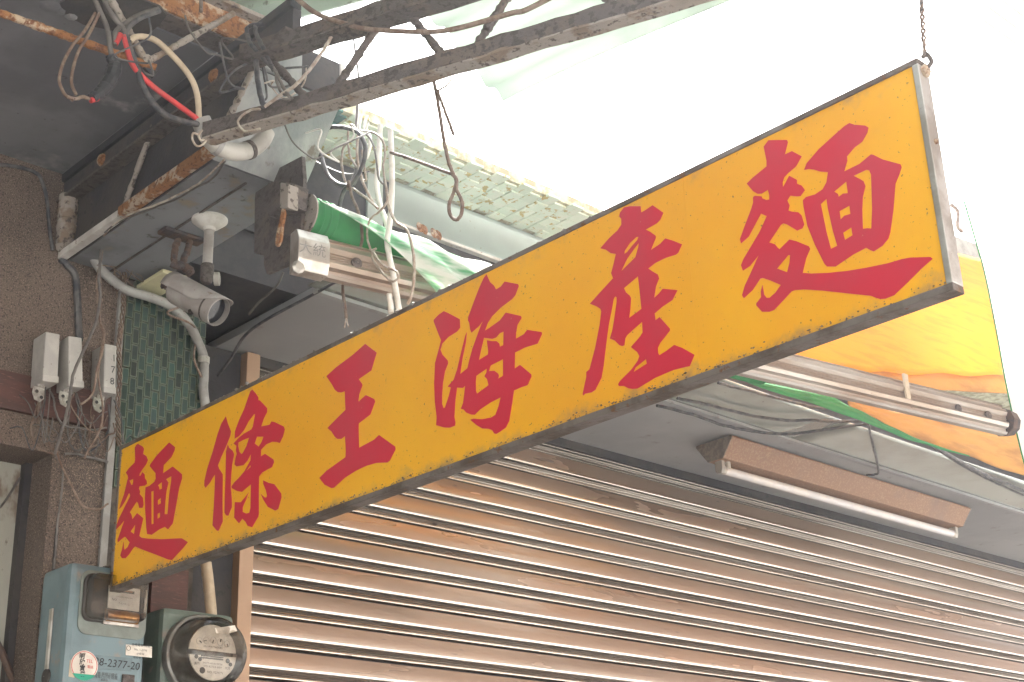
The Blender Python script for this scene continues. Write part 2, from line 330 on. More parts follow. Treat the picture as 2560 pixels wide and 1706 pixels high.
# ================================================================== SETTING
PY = 2.5            # face of the pillar wall
SY = 2.72           # roller shutter
g = MB().box((-30, -30, -.2), (30, 30, 0)).build('ground', 'ground'); struct(g)
pv = MB().box((-12, 1.15, .0), (14, 2.9, .12)).build('pavement', 'pave'); struct(pv)
c = MB().box((-5, 1.925, 3.0), (1.15, 3.3, 3.12)).build('ceiling', 'concrete'); struct(c)

# row of shops across the street, behind the viewer: it closes the street and shows in the glossy metal
opp = thing('opposite_building', (0, -6, 0), 'plain two storey shop row with pale shutters across the street', 'building')
MB().box((-14, -12, 0), (26, -8, 3.2)).build('ground_floor', 'canopy', opp)
MB().box((-14, -12, 3.2), (26, -8.02, 6.2)).build('upper_floor', 'oppwall', opp)
MB().box((-14.2, -12.2, 6.2), (26.2, -7.7, 6.4)).build('roof', 'oppwall', opp)
for i in range(10):
    x = -13 + i * 3.9
    wdw = MB().box((x, -8.06, 4.0), (x + 1.5, -7.98, 5.4)).build('window', 'oppwall', opp)
    MB().box((x + .08, -7.979, 4.08), (x + 1.42, -7.97, 5.32)).build('pane', 'blackglass', wdw)
    MB().box((x + .2, -8.05, .05), (x + 3.4, -7.96, 2.5)).build('shop_shutter', 'canopy', opp)

# pillar and wall of the left shop
DX = at(122, 1250, 'y', PY).x                 # edge of the door opening
DZ = at(60, 1120, 'y', PY).z                  # its head
wall = thing('shop_wall', (.6, PY, 0), 'brown washed aggregate wall and pillar carrying the meters and terminal boxes', 'wall')
MB().box((DX, PY, 0), (1.302, 3.2, 3.0)).build('pillar', 'aggr', wall)
MB().box((-5, PY, DZ), (DX, 2.9, 3.0)).build('lintel', 'aggr', wall)
MB().box((1.302, PY + .006, 0), (1.505, 3.2, 2.815)).build('tile_bed', 'grout', wall)
DY = at(57, 1300, 'x', DX).y
MB().box((-5, DY, 0), (DX, DY + .03, DZ + .02)).build('door_panel', 'panelpale', wall)
MB().box((DX - .014, DY - .02, 0), (DX, DY, DZ)).build('door_frame', 'dark', wall)
# groove in the pillar face
q0, q1 = at(143, 1300, 'y', PY), at(136, 1700, 'y', PY)
MB().box((q0.x - .002, PY - .0015, 0), (q0.x + .004, PY + .01, 2.27)).build('groove_strip', 'dark', wall)
# pillar tiles
tw, th = .0172, .0358
tm = None; ncol = 11
tile0 = MB().box((-tw / 2 + .0011, -.006, -th / 2 + .0013), (tw / 2 - .0011, .006, th / 2 - .0013)).build('tile', 'tile', wall, bevel=.0012)
first = True
for i in range(ncol):
    for j in range(13):
        x = 1.312 + tw * (i + .5); z = 2.385 + th * (j + (.5 if i % 2 else 0))
        if z + th / 2 > 2.815: continue
        o = tile0 if first else copy_of(tile0, (0, 0, 0), wall); first = False
        o.location = V((x, PY + random.uniform(-.0008, .0006), z)) - wall.location
        o.rotation_euler = (random.uniform(-.02, .02), 0, random.uniform(-.02, .02))
MB().box((1.294, PY - .008, .3), (1.309, PY + .01, 2.80)).build('corner_trim', 'pvc', wall, bevel=.001)
# dark red board behind the boxes
bz0, bz1 = at(0, 1018, 'y', PY - .012).z, at(0, 923, 'y', PY - .012).z
bd = MB().box((-.6, PY - .012, bz0), (1.29, PY - .0008, bz1)).build('mounting_board', 'board', None, bevel=.001)
tag(bd, 'dark red board fixed across the wall behind the three terminal boxes', 'board')
bz2 = at(470, 1540, 'y', PY - .012).z
bd2 = MB().box((at(372, 1460, 'y', PY).x, PY - .012, 1.2), (1.485, PY - .0008, at(430, 1425, 'y', PY).z)).build('mounting_board', 'board', None, bevel=.001)
tag(bd2, 'dark red board behind the two electricity meters below the sign', 'board')
# iron tool handle leaning in the doorway
cable('iron_rod', 'spider', [at(-12, 1600, 'y', DY - .02), at(12, 1650, 'y', DY - .02), at(38, 1720, 'y', DY - .02)], .007, 'black iron rod leaning in the doorway at the lower left corner', 'rod')
cable('door_wire', 'wgrey', [at(0, 1270, 'y', DY - .01), at(22, 1240, 'y', DY - .01), at(50, 1195, 'y', DY - .01)], .0022, 'short dark wire crossing the top of the pale door panel', 'wire')

cx_slab = MB().box((1.15, 2.0, 3.0005), (1.372, 3.3, 3.2)).build('ceiling_edge', 'concrete', c)
# girder under the ceiling
BX0, BX1, BZ0, BZ1, BYN = 1.163, 1.371, 2.815, 3.0, 1.86
beam = thing('roof_girder', ((BX0 + BX1) / 2, 2.2, BZ0), 'dark boxed roof girder with rusty lower edge running out from the pillar', 'girder')
MB().prism([(BX0 + .012, BYN, 3.0), (BX0 + .012, BYN, 2.95), (BX0 + .012, BYN + .11, BZ0 + .004), (BX0 + .012, PY + .3, BZ0 + .004), (BX0 + .012, PY + .3, 3.0)], (BX1 - BX0 - .012, 0, 0)).build('core', 'dark', beam)  # solid core coloured dark for the shaded void behind the rods
MB().prism([(BX0 + .014, BYN - .003, 2.952), (BX0 + .014, BYN + .108, BZ0 + .002), (BX0 + .014, BYN + .104, BZ0 - .002), (BX0 + .014, BYN - .008, 2.948)], (BX1 - BX0 - .016, 0, 0)).build('corbel', 'beamend', beam)
MB().box((BX0 + .02, BYN + .112, BZ0), (BX1 + .001, PY, BZ0 + .0035)).build('underside', 'beam', beam)
sp_ = at(640, 500, 'z', BZ0)
MB().box((BX0 + .105, BYN + .14, BZ0 - .003), (BX0 + .109, PY, BZ0 - .0003)).build('seam_strip', 'rustdark', beam)
# end face: lit half pale, shaded half painted dark
MB().box((BX0 + .03, BYN - .012, 2.955), (BX0 + .118, BYN - .0005, 3.035)).build('end_plaster', 'beamend', beam, bevel=.003)
MB().box((BX0 + .118, BYN - .006, 2.955), (BX1, BYN - .0005, 3.035)).build('end_shade', 'dark', beam)
MB().box((BX1 - .004, BYN - .009, 2.955), (BX1 + .006, BYN + .004, 3.035)).build('end_edge', 'white', beam)
# rusty angle, upper channel, post, rods
def rag_strip(x, y0, y1, z, w, m, name):
    n = 60; vs = []; b = MB()
    for i in range(n + 1):
        y = y0 + (y1 - y0) * i / n; a = random.uniform(-.0015, .0015)
        vs += [(x, y, z - .004 + a), (x - .003, y, z + w + random.uniform(-.004, .004)), (x + .004, y, z + w)]
    fs = [(i * 3 + k, i * 3 + (k + 1) % 3, i * 3 + 3 + (k + 1) % 3, i * 3 + 3 + k) for i in range(n) for k in range(3)]
    return b.add(vs, fs + [(0, 1, 2), (n * 3, n * 3 + 1, n * 3 + 2)]).build(name, m, beam, smooth=60)
ys = at(300, 545, 'x', BX0).y
MB().box((BX0 - .006, BYN + .07, BZ0 - .004), (BX0 + .011, ys, BZ0 + .017)).build('rusty_angle', 'rust', beam, bevel=.0015)
MB().box((BX0 - .006, ys + .0005, BZ0 - .004), (BX0 + .011, PY - .002, BZ0 + .011)).build('painted_angle', 'white', beam, bevel=.0015)
MB().box((BX0 - .012, 1.7, BZ1 - .018), (BX0 + .01, PY - .001, BZ1 - .001)).build('upper_rail', 'black', beam)
MB().box((BX0 - .006, 1.70, BZ1 - .062), (BX0 + .011, PY - .001, BZ1 - .019)).build('upper_channel', 'dark', beam, bevel=.002)
MB().box((BX0 - .020, 1.70, BZ1 - .068), (BX0 + .011, PY - .001, BZ1 - .0625)).build('channel_flange', 'rustdark', beam)
rough_bar((BX0 - .004, PY - .025, BZ0 + .012), (BX0 - .004, PY - .025, BZ1 - .06), .019, 10, 30, .1).build('end_post', 'rustpale', beam, smooth=60)
for a, b_ in (((395, 285), (300, 545)), ((655, 130), (560, 320))):
    rough_bar(at(*a, 'x', BX0 - .001), at(*b_, 'x', BX0 - .001), .0055).build('diagonal_rod', 'rustpale', beam, smooth=60)
for q in ((255, 400), (535, 190)):
    p = at(*q, 'x', BX0 - .014); MB().lathe(p, (-1, 0, 0), [(-.004, .001), (0, .014), (.006, .010), (.008, .001)], 9).build('rust_scab', 'rust', beam)

# steel channel at the near edge of the ceiling
z1 = Zm(0, 0, .29787); z2 = Zm(600, 0, .29787); z3 = Zm(1200, 0, .29787); z5 = Zm(0, 400, .29787)
z6 = Zm(600, 250, .35067); z7 = Zm(0, 800, .28694); z8 = Zm(0, 1250, .29078); zc = Zm(900, 380, .26786)
pa, pb = at(*z1((1250, 30))[0], 'z', 3.03), at(*z1((2200, 290))[0], 'z', 3.03)
ch = thing('edge_channel', (pa + pb) / 2, 'orange rusted steel channel along the near edge of the grey ceiling', 'steel channel')
pa.y = pb.y = 1.88; dch = (pb - pa).normalized(); pa2 = pa - dch * 1.4
MB().bar(pa2, pb, .012, .05).build('web', 'rust', ch)
MB().bar(pa2 + V((0, .02, -.026)), pb + V((0, .02, -.026)), .045, .005).build('flange', 'rustdark', ch)
MB().bar(pa2 + V((0, -.012, .03)), pb + V((0, -.012, .03)), .03, .008).build('top_lip', 'rustpale', ch)
# hole in the ceiling with broken rim
hp = [at(*q, 'z', 2.996) for q in z1((500, 30), (540, 120), (700, 210), (900, 250), (1080, 290), (1230, 300), (1340, 210), (1400, 130), (1340, 60), (1100, -30), (700, -60))]
hole = MB().prism(hp, (0, 0, .004)).build('ceiling_hole', 'dark', c)
for q, s in (((430, 60), .02), ((490, 90), .014), ((600, 140), .012)):
    p = at(*z1(q)[0], 'z', 2.997); MB().lathe(p, (0, 0, -1), [(-.003, .001), (0, s), (.003, s * .6), (.005, .001)], 8).build('plaster_scab', 'concrete', c)

# ------------------------------------------------------------------ shop on the right: soffit, shutter, canopy
SX0 = 1.66
shop = thing('shutter_shop_front', (3.6, SY, 0), 'right shop front with grey soffit above the closed shutter', 'shop front')
MB().box((SX0, 2.30, 2.815), (6.2, SY + .03, 2.835)).build('soffit_panel', 'soffit', shop, bevel=.001)
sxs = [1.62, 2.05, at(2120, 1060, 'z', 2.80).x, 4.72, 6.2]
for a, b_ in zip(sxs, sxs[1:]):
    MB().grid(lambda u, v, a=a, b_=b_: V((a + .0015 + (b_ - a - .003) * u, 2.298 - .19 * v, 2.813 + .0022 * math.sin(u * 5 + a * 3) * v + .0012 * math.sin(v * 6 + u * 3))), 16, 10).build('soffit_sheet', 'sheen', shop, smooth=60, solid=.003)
MB().box((1.64, 2.292, 2.803), (6.2, 2.306, 2.8115)).build('soffit_strip', 'soffit', shop)
MB().box((1.37, SY + .06, 0), (6.4, SY + .20, 3.2)).build('rear_wall', 'dark', shop)
MB().box((1.372, 2.40, 2.84), (6.2, SY + .059, 3.195)).build('box_shade', 'black', shop)  # solid black fill paints the shade in the gap above the soffit
MB().box((1.66, SY - .02, 2.836), (1.668, 2.45, 3.0)).build('side_shade', 'black', shop)  # blackened to deepen the shade of the gap
JX = at(612, 1500, 'y', SY).x
MB().box((at(573, 1500, 'y', SY).x, SY - .035, 0), (JX - .004, SY + .02, 2.812)).build('jamb', 'jamb', shop, bevel=.002)
MB().box((1.506, SY - .01, 0), (at(572, 1500, 'y', SY).x, SY + .04, 2.812)).build('jamb_lining', 'dark', shop)
MB().box((JX - .03, SY - .02, 2.79), (6.2, SY - .012, 2.8148)).build('head_strip', 'dark', shop)
# roller shutter
sh = thing('roller_shutter', (3.6, SY, 0), 'closed tan metal roller shutter with horizontal ribbed slats', 'roller shutter')
zr = [at(612.8, y, 'y', SY).z for y in (1422.3, 1500.2, 1579.8, 1660.3)]
P = (zr[0] - zr[3]) / 3
tilt = [(.03, 3), (.10, 2), (.20, 1), (.30, -.5), (.40, -2), (.47, -3.5), (.51, -5), (.54, -7), (.565, -9), (.585, -12), (.595, -25), (.61, -55), (.635, -72), (.65, -45), (.67, -44), (.705, -40), (.71, -60), (.716, 10), (.72, -38), (.77, -38), (.778, 35), (.79, 45), (.797, 22), (.806, 6), (.816, -4), (.826, -7), (.834, -9), (.842, -13), (.849, -38), (.855, -62), (.875, -80), (.885, -80), (.92, -10), (.955, 10)]
prof = [(0, 0)]
for t_, a_ in tilt: prof.append((t_, prof[-1][1] + (t_ - prof[-1][0]) * P * 1000 * math.tan(R(a_)) * (1 if t_ > .03 else 0)))
prof.append((.97, prof[-1][1] + .6)); prof.append((.992, -.8)); prof.append((1.0, 0))
X0, X1 = JX, 6.2
def slat_mesh():
    b = MB(); pr_ = [q for q in prof if q[0] <= .876]; n = len(pr_)
    pts = [(.006, .010 * P)] + [(-o / 1000, -t * P) for t, o in pr_] + [(.013, -.90 * P)]
    n = len(pts)
    vs = [(X0, y, z) for y, z in pts] + [(X1, y, z) for y, z in pts]
    return b.add(vs, [(i, i + 1, n + i + 1, n + i) for i in range(n - 1)])
MB().box((X0, SY + .034, .05), (X1, SY + .05, 2.80)).build('gap_shade_plane', 'dark', sh)  # dark plane behind the slats paints the shade in their gaps
ztop = zr[0] + P * .555
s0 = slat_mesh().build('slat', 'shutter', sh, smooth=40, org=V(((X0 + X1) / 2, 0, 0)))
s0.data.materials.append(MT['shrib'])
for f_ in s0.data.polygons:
    if f_.center.z < -.50 * P: f_.material_index = 1  # paler, glossier metal on the ribs paints in the white highlight lines
k = -1; first = True
topk = int((2.80 - ztop) / P) + 1
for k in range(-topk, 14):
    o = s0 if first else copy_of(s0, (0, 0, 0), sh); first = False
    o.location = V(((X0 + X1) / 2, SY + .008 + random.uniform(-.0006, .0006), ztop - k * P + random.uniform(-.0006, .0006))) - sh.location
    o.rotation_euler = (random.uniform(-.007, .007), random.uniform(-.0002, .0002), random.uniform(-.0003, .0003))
zb_ = ztop - 14 * P
MB().box((X0, SY, .05), (X1, SY + .02, zb_)).build('lower_curtain', 'shutter', sh)

# tiled canopy soffit with gutter fascia
TZ, TY0, TY1 = 3.20, 2.205, 2.376
can = thing('tiled_canopy', (3.5, TY1, TZ), 'canopy with pale green mosaic tiled underside above the awning', 'canopy')
MB().box((1.372, TY0 + .003, TZ + .004), (6.2, 3.3, TZ + .03)).build('slab', 'palegrout', can)
def soffit_tile(w, l, m):
    return MB().box((-w / 2 + .001, -l / 2 + .001, -.003), (w / 2 - .001, l / 2 - .001, .003)).build('tile', m, can, bevel=.0012)
tA, tB = soffit_tile(.022, .0342, 'tealtile'), soffit_tile(.042, .0427, 'moss')
fa = fb = True
for i in range(9):
    for j in range(6):
        y = TY0 + .0342 * (j + .5 + (.5 if i % 2 else 0) - .5)
        if y < TY0 + .012 or y > TY1 + .01: continue
        o = tA if fa else copy_of(tA, (0, 0, 0), can); fa = False
        o.location = V((1.475 + .022 * i, y, TZ + .002 + random.uniform(-.001, .001))) - can.location
for i in range(40):
    for j in range(5):
        y = TY0 + .0427 * (j + (.5 if i % 2 else 0)) + .012
        if y > TY1 + .01: continue
        o = tB if fb else copy_of(tB, (0, 0, 0), can); fb = False
        o.location = V((1.685 + .042 * i, y, TZ + .002 + random.uniform(-.0012, .001))) - can.location
        o.rotation_euler = (random.uniform(-.03, .03), random.uniform(-.03, .03), 0)
gut = thing('gutter_fascia', (3.5, TY1, 3.1), 'pale enamelled gutter fascia with rusty white lip under the mosaic tiles', 'gutter')
GX0 = at(986, 500, 'y', TY1).x
MB().grid(lambda u, v: V((GX0 + (6 - GX0) * u, TY1 + .001 + .011 * math.sin(v * math.pi * .9) , 3.197 - .105 * v)), 2, 12).build('fascia_sheet', 'gutter', gut, smooth=60, solid=.002)
MB().box((GX0, TY1 - .004, 3.084), (6, TY1 + .012, 3.0915)).build('lip', 'white', gut, bevel=.001)
for q in zc((560, 705), (600, 725), (690, 760), (730, 778)):
    p = at(*q, 'y', TY1 - .004); MB().lathe(p, (.2, -1, .1), [(-.003, .001), (0, .014), (.004, .009), (.006, .001)], 9).build('rust_scab', 'rust', gut)
MB().box((GX0 - .075, TY1 + .005, 3.02), (GX0 - .03, TY1 + .012, 3.197)).build('end_strip', 'gutter', gut)
MB().box((1.50, TY1 + .014, 2.95), (6, TY1 + .022, 3.197)).build('shade_backing', 'black', gut)  # black sheet paints the shade in the space behind the gutter end
MB().box((1.372, 2.16, 3.12), (1.52, 2.38, 3.198)).build('end_block', 'beamend', gut, bevel=.004)

# ------------------------------------------------------------------ HANGING SIGN
SXF = 1.25
TL, TR_, BR_, BL_ = [at(*q, 'x', SXF) for q in ((295.5, 1118.5), (2296.4, 141.5), (2380, 725), (274.8, 1479.7))]
sy0, sy1, sz0, sz1 = (TR_.y + BR_.y) / 2, (TL.y + BL_.y) / 2, (BR_.z + BL_.z) / 2, (TL.z + TR_.z) / 2
TH = .021
sign = thing('hanging_sign', (SXF, (sy0 + sy1) / 2, sz0), 'long yellow hanging sign with six red brush characters in a dirty metal frame', 'sign')
fw = .0085
seam_y = at(1722, 650, 'x', SXF).y
for a, b_ in ((sy0 + fw * .6, seam_y - .0001), (seam_y + .0001, sy1 - fw * .6)):
    MB().box((SXF + .0022, a, sz0 + fw * .6), (SXF + .006, b_, sz1 - fw * .6)).build('face_panel', 'yellow', sign)
MB().box((SXF + TH - .004, sy0 + fw * .6, sz0 + fw * .6), (SXF + TH - .001, sy1 - fw * .6, sz1 - fw * .6)).build('back_panel', 'yellow', sign)
def rail(a, b_, m='frame', name='frame_rail'):
    return MB().box(a, b_).build(name, m, sign, bevel=.0012)
rail((SXF, sy0, sz1 - fw * .8), (SXF + TH, sy1, sz1)); rail((SXF, sy0, sz0), (SXF + TH, sy1, sz0 + fw))
rail((SXF, sy0, sz0 + fw), (SXF + TH, sy0 + fw * .9, sz1 - fw * .8), 'galv', 'frame_stile'); rail((SXF, sy1 - fw * .8, sz0 + fw), (SXF + TH, sy1, sz1 - fw * .8), 'frame', 'frame_stile')
# dirt crust on the rails
def crust(n, fn, name='dust_crust', m='dust', smin=.001, smax=.0035):
    b = MB()
    for i in range(n):
        p = V(fn()); s = random.uniform(smin, smax) * random.uniform(.5, 1.2)
        pts = [p + V(d) * s * random.uniform(.6, 1.3) for d in ((1, 0, 0), (-1, 0, 0), (0, 1.6, 0), (0, -1.6, 0), (0, 0, .9), (0, 0, -.9))]
        b.add(pts, [(0, 2, 4), (2, 1, 4), (1, 3, 4), (3, 0, 4), (2, 0, 5), (1, 2, 5), (3, 1, 5), (0, 3, 5)])
    return stuff(b.build(name, m, sign, smooth=80))
crust(420, lambda: (SXF + random.uniform(-.001, TH), sy1 - (sy1 - sy0) * random.random() ** 1.6 * .75, sz1 + random.uniform(-.001, .0015)))
crust(900, lambda: (SXF + random.uniform(-.0012, .003), sy1 - (sy1 - sy0) * random.random() ** 1.4, sz0 + fw + random.uniform(-.003, .002) + abs(random.gauss(0, .003))), m='lampend', smin=.0005, smax=.0016)
crust(120, lambda: (SXF + random.uniform(-.001, .002), sy1 - fw + random.uniform(-.002, .004), random.uniform(sz0, sz1)), m='lampend', smin=.0005, smax=.0014)

CH = []
CH.append((Zm(270, 1080, .21675), 'red brush character for noodles at the far left end of the sign', [
 ([(345,138),(400,172),(413,195),(402,255),(440,278),(458,325),(440,372),(400,425),(365,480),(358,510),(375,505),(395,465),(420,490),(422,535),(442,560),(448,600),(420,622),(362,628),(355,655),(370,690),(362,715),(400,760),(408,840),(395,878),(360,878),(345,820),(328,805),(250,925),(268,955),(280,1010),(335,938),(405,995),(358,1200),(385,1222),(470,1232),(620,1238),(780,1230),(850,1228),(918,1272),(860,1345),(775,1435),(735,1480),(690,1472),(560,1420),(400,1360),(310,1322),(290,1340),(240,1415),(200,1458),(160,1458),(140,1425),(160,1360),(178,1268),(182,1340),(190,1362),(225,1330),(250,1275),(205,1218),(190,1210),(150,1240),(112,1275),(110,1245),(190,1015),(150,1065),(92,1128),(95,1080),(130,990),(190,870),(255,740),(250,712),(235,712),(200,790),(160,855),(128,892),(145,830),(185,720),(222,560),(232,535),(225,500),(205,470),(240,420),(305,355),(312,320),(308,185),(325,150)],
  [[(258,1150),(315,1065),(300,1180)], [(245,562),(290,543),(288,605),(268,615)]]),
 ([(705,122),(772,178),(765,215),(730,290),(640,385),(632,480),(745,400),(852,490),(850,540),(820,640),(795,780),(770,920),(745,1055),(690,1125),(655,1095),(590,1125),(500,1188),(450,1178),(440,1100),(428,900),(425,760),(432,640),(475,625),(535,575),(550,540),(548,475),(520,445),(480,395),(490,370),(560,275),(640,190)],
  [[(498,690),(525,680),(525,1060),(500,1068)], [(575,615),(620,578),(622,655),(592,668),(588,640)], [(572,790),(608,760),(610,825),(572,845)], [(570,945),(600,930),(598,985),(568,1005)], [(668,545),(730,510),(728,570),(705,720),(685,950),(650,950),(660,800),(672,680),(695,585)]])]))
CH.append((Zm(500, 960, .24236), 'second red brush character from the left end of the sign', [
 ([(265,335),(285,410),(318,490),(310,540),(270,640),(215,760),(183,840),(195,875),(232,930),(232,1000),(230,1200),(232,1420),(190,1515),(175,1515),(128,1460),(140,1290),(150,1100),(155,935),(140,950),(100,1020),(55,1072),(43,1050),(45,1000),(75,870),(130,700),(180,520),(220,410)], []),
 ([(285,625),(300,660),(335,690),(350,725),(330,830),(320,940),(315,1060),(327,1200),(327,1270),(290,1360),(270,1358),(252,1330),(255,1150),(262,950),(268,700)], []),
 ([(540,60),(575,100),(600,140),(598,170),(615,170),(690,250),(690,290),(655,360),(628,440),(690,428),(720,420),(735,388),(770,395),(862,440),(872,470),(855,540),(820,610),(790,600),(740,598),(680,625),(628,680),(625,750),(670,722),(755,780),(762,805),(740,860),(690,885),(640,915),(608,955),(605,1100),(605,1340),(600,1370),(535,1480),(490,1465),(470,1425),(435,1390),(400,1438),(352,1380),(358,1220),(420,1222),(460,1175),(500,1120),(475,1190),(440,1270),(438,1320),(475,1338),(508,1330),(520,1280),(524,1035),(470,1080),(430,1115),(380,1105),(330,1078),(322,1062),(350,1020),(400,970),(455,905),(520,790),(524,720),(490,790),(445,840),(375,852),(355,830),(365,770),(378,720),(370,690),(375,640),(345,615),(400,555),(450,515),(530,470),(545,440),(568,315),(555,312),(500,385),(450,480),(400,540),(357,565),(360,490),(400,380),(455,260),(500,130),(520,75)],
  [[(395,605),(440,580),(505,555),(480,640),(440,715),(425,725),(405,700),(392,640)], [(585,545),(655,545),(635,600),(605,648),(562,615)], [(468,905),(520,835),(522,858)]]),
 ([(650,995),(710,1022),(765,1035),(835,1130),(838,1170),(805,1290),(775,1308),(700,1270),(655,1200),(625,1135),(665,1172),(685,1172),(690,1150),(680,1100),(655,1040)], [])]))
CH.append((Zm(780, 850, .24236), 'third red brush character with three horizontal strokes and one upright', [
 ([(548,42),(665,132),(640,215),(610,315),(480,405),(515,455),(518,470),(485,560),(475,640),(555,570),(640,610),(650,635),(600,770),(480,862),(478,900),(483,1115),(640,1030),(690,982),(855,1100),(860,1130),(800,1245),(775,1265),(660,1270),(560,1298),(450,1350),(340,1420),(225,1525),(200,1530),(130,1495),(75,1425),(150,1350),(345,1210),(348,1150),(340,990),(300,1022),(260,1022),(235,1000),(200,945),(158,910),(240,825),(345,722),(338,530),(300,543),(265,540),(235,515),(205,460),(148,375),(240,290),(420,155)], [])]))
CH.append((Zm(1060, 670, .27421), 'fourth red brush character left of the sign middle seam', [
 ([(180,395),(215,410),(325,468),(328,545),(300,580),(220,630),(165,690),(148,745),(165,790),(215,845),(218,870),(190,940),(172,1040),(163,1160),(163,1240),(175,1278),(190,1275),(225,1170),(245,1090),(215,1083),(270,1020),(300,930),(340,760),(375,620),(390,585),(380,680),(350,820),(328,970),(395,915),(410,850),(440,740),(490,600),(520,520),(545,472),(500,530),(432,590),(420,560),(412,500),(400,480),(402,450),(450,320),(500,190),(540,100),(568,58),(600,130),(635,160),(655,198),(700,170),(735,125),(855,148),(862,165),(830,250),(800,285),(700,360),(620,440),(580,500),(552,575),(600,545),(690,480),(745,408),(880,438),(888,455),(850,520),(838,590),(835,648),(910,605),(940,565),(1070,585),(1075,600),(1035,690),(920,725),(828,772),(825,920),(875,885),(975,970),(978,990),(940,1070),(880,1090),(818,1118),(800,1250),(775,1395),(745,1455),(690,1495),(655,1515),(640,1510),(620,1480),(590,1468),(530,1465),(480,1435),(420,1385),(450,1375),(530,1380),(610,1365),(650,1340),(680,1260),(698,1180),(600,1230),(510,1290),(460,1340),(430,1338),(385,1320),(360,1292),(335,1285),(355,1235),(375,1075),(350,1095),(300,1092),(285,1200),(275,1360),(285,1410),(280,1440),(230,1458),(180,1455),(110,1435),(115,1360),(98,1220),(92,1050),(100,870),(140,720),(155,660),(130,600),(88,490),(88,475),(130,430)],
  [[(545,638),(620,648),(655,635),(690,595),(725,580),(722,705),(690,720),(685,690),(660,668),(620,668),(572,660),(585,760),(582,790),(498,842),(520,740)], [(608,888),(720,832),(720,985),(672,1012),(682,985),(675,965),(640,938),(590,942),(600,905)], [(475,985),(500,965),(572,918),(568,955),(550,988),(575,1015),(588,1070),(482,1148),(472,1120),(470,1040)]])]))
CH.append((Zm(1440, 500, .31873), 'fifth red brush character with a long left sweep', [
 ([(375,60),(420,50),(505,50),(510,100),(545,80),(600,42),(640,70),(683,100),(660,155),(630,185),(545,232),(580,250),(622,280),(625,295),(585,395),(660,345),(700,302),(760,320),(830,348),(800,415),(780,430),(700,455),(620,495),(565,538),(600,562),(640,585),(650,615),(625,680),(612,770),(650,735),(680,697),(795,708),(755,785),(680,835),(615,890),(622,945),(655,920),(735,1010),(735,1025),(660,1120),(640,1160),(642,1200),(652,1220),(700,1190),(770,1138),(830,1160),(928,1215),(890,1305),(860,1310),(760,1335),(620,1395),(480,1480),(440,1483),(410,1478),(375,1460),(335,1460),(330,1445),(345,1420),(435,1330),(485,1260),(497,1225),(480,1195),(430,1155),(460,1120),(500,1075),(522,1040),(518,955),(450,1015),(400,1060),(385,1085),(378,1140),(360,1148),(340,1140),(305,1105),(265,1088),(285,1020),(300,930),(318,800),(318,765),(305,757),(293,780),(285,830),(255,980),(235,1130),(215,1300),(198,1395),(150,1490),(120,1510),(70,1520),(55,1535),(52,1520),(80,1390),(80,1350),(105,1330),(150,1160),(185,980),(198,875),(190,855),(160,835),(108,815),(180,735),(290,615),(275,575),(290,520),(312,425),(270,418),(235,392),(190,380),(260,300),(325,240),(355,195),(355,150),(338,130),(345,100)],
  [[(490,290),(480,315),(440,360),(400,410),(378,425),(380,400),(420,340),(470,292)], [(492,335),(488,370),(465,450),(350,565),(400,460),(450,390)], [(485,598),(495,680),(513,855),(415,928),(425,850),(430,770),(420,750),(390,725),(375,692)], [(548,1248),(555,1285),(500,1320),(448,1352),(465,1315)]])]))
CH.append((Zm(1830, 300, .31882), 'largest looking red brush character at the near right end of the sign', [
 ([(285,160),(350,158),(430,158),(437,175),(412,272),(470,245),(545,285),(500,365),(440,415),(408,450),(395,490),(398,530),(415,500),(448,438),(508,470),(508,500),(545,515),(570,550),(535,598),(505,600),(455,595),(432,630),(450,670),(440,710),(470,720),(520,725),(545,750),(565,820),(550,850),(510,868),(480,850),(430,820),(400,812),(380,825),(290,960),(335,975),(355,1000),(372,1015),(450,938),(500,950),(600,990),(612,1010),(580,1085),(552,1200),(620,1205),(750,1200),(900,1185),(1050,1160),(1220,1125),(1330,1092),(1400,1080),(1555,1075),(1572,1088),(1480,1170),(1380,1270),(1270,1375),(1200,1402),(1160,1405),(1125,1395),(1090,1380),(900,1360),(700,1338),(560,1330),(490,1335),(465,1345),(410,1405),(330,1490),(290,1505),(235,1505),(190,1455),(190,1440),(228,1390),(225,1345),(238,1295),(250,1370),(270,1395),(295,1395),(340,1355),(382,1295),(300,1260),(240,1240),(220,1245),(160,1335),(92,1398),(78,1375),(100,1300),(160,1170),(212,1055),(180,1095),(140,1145),(85,1182),(70,1140),(90,1090),(150,990),(215,880),(272,755),(225,735),(180,820),(130,915),(70,968),(62,935),(100,830),(150,700),(165,650),(165,605),(180,595),(230,600),(235,615),(270,628),(292,625),(292,590),(280,548),(230,578),(200,580),(165,560),(115,500),(160,455),(270,365),(270,320),(248,210)],
  [[(352,1165),(440,1060),(455,1062),(450,1120),(432,1195)]]),
 ([(920,25),(960,38),(1045,45),(1068,60),(1060,100),(1020,170),(960,215),(900,285),(903,320),(878,405),(1000,345),(1090,270),(1110,275),(1180,310),(1320,348),(1328,370),(1310,430),(1280,500),(1265,700),(1240,880),(1225,930),(1180,985),(1110,1032),(1090,1025),(1050,1003),(950,1055),(810,1150),(745,1150),(725,1130),(650,980),(590,830),(560,680),(555,630),(580,605),(650,585),(710,545),(740,490),(752,410),(690,405),(640,390),(600,385),(565,392),(585,340),(680,230),(800,120),(880,50)],
  [[(695,660),(740,618),(750,690),(790,870),(825,988),(775,1012),(740,880)], [(800,562),(895,482),(908,575),(870,578),(835,605),(830,580)], [(842,715),(920,672),(928,738),(880,752),(850,782)], [(870,885),(935,842),(945,905),(885,942)], [(952,438),(1050,392),(1075,395),(1090,430),(1098,700),(1092,852),(1060,850),(1025,855),(1020,700),(1025,600),(1045,520),(1030,480),(1000,462)]])]))
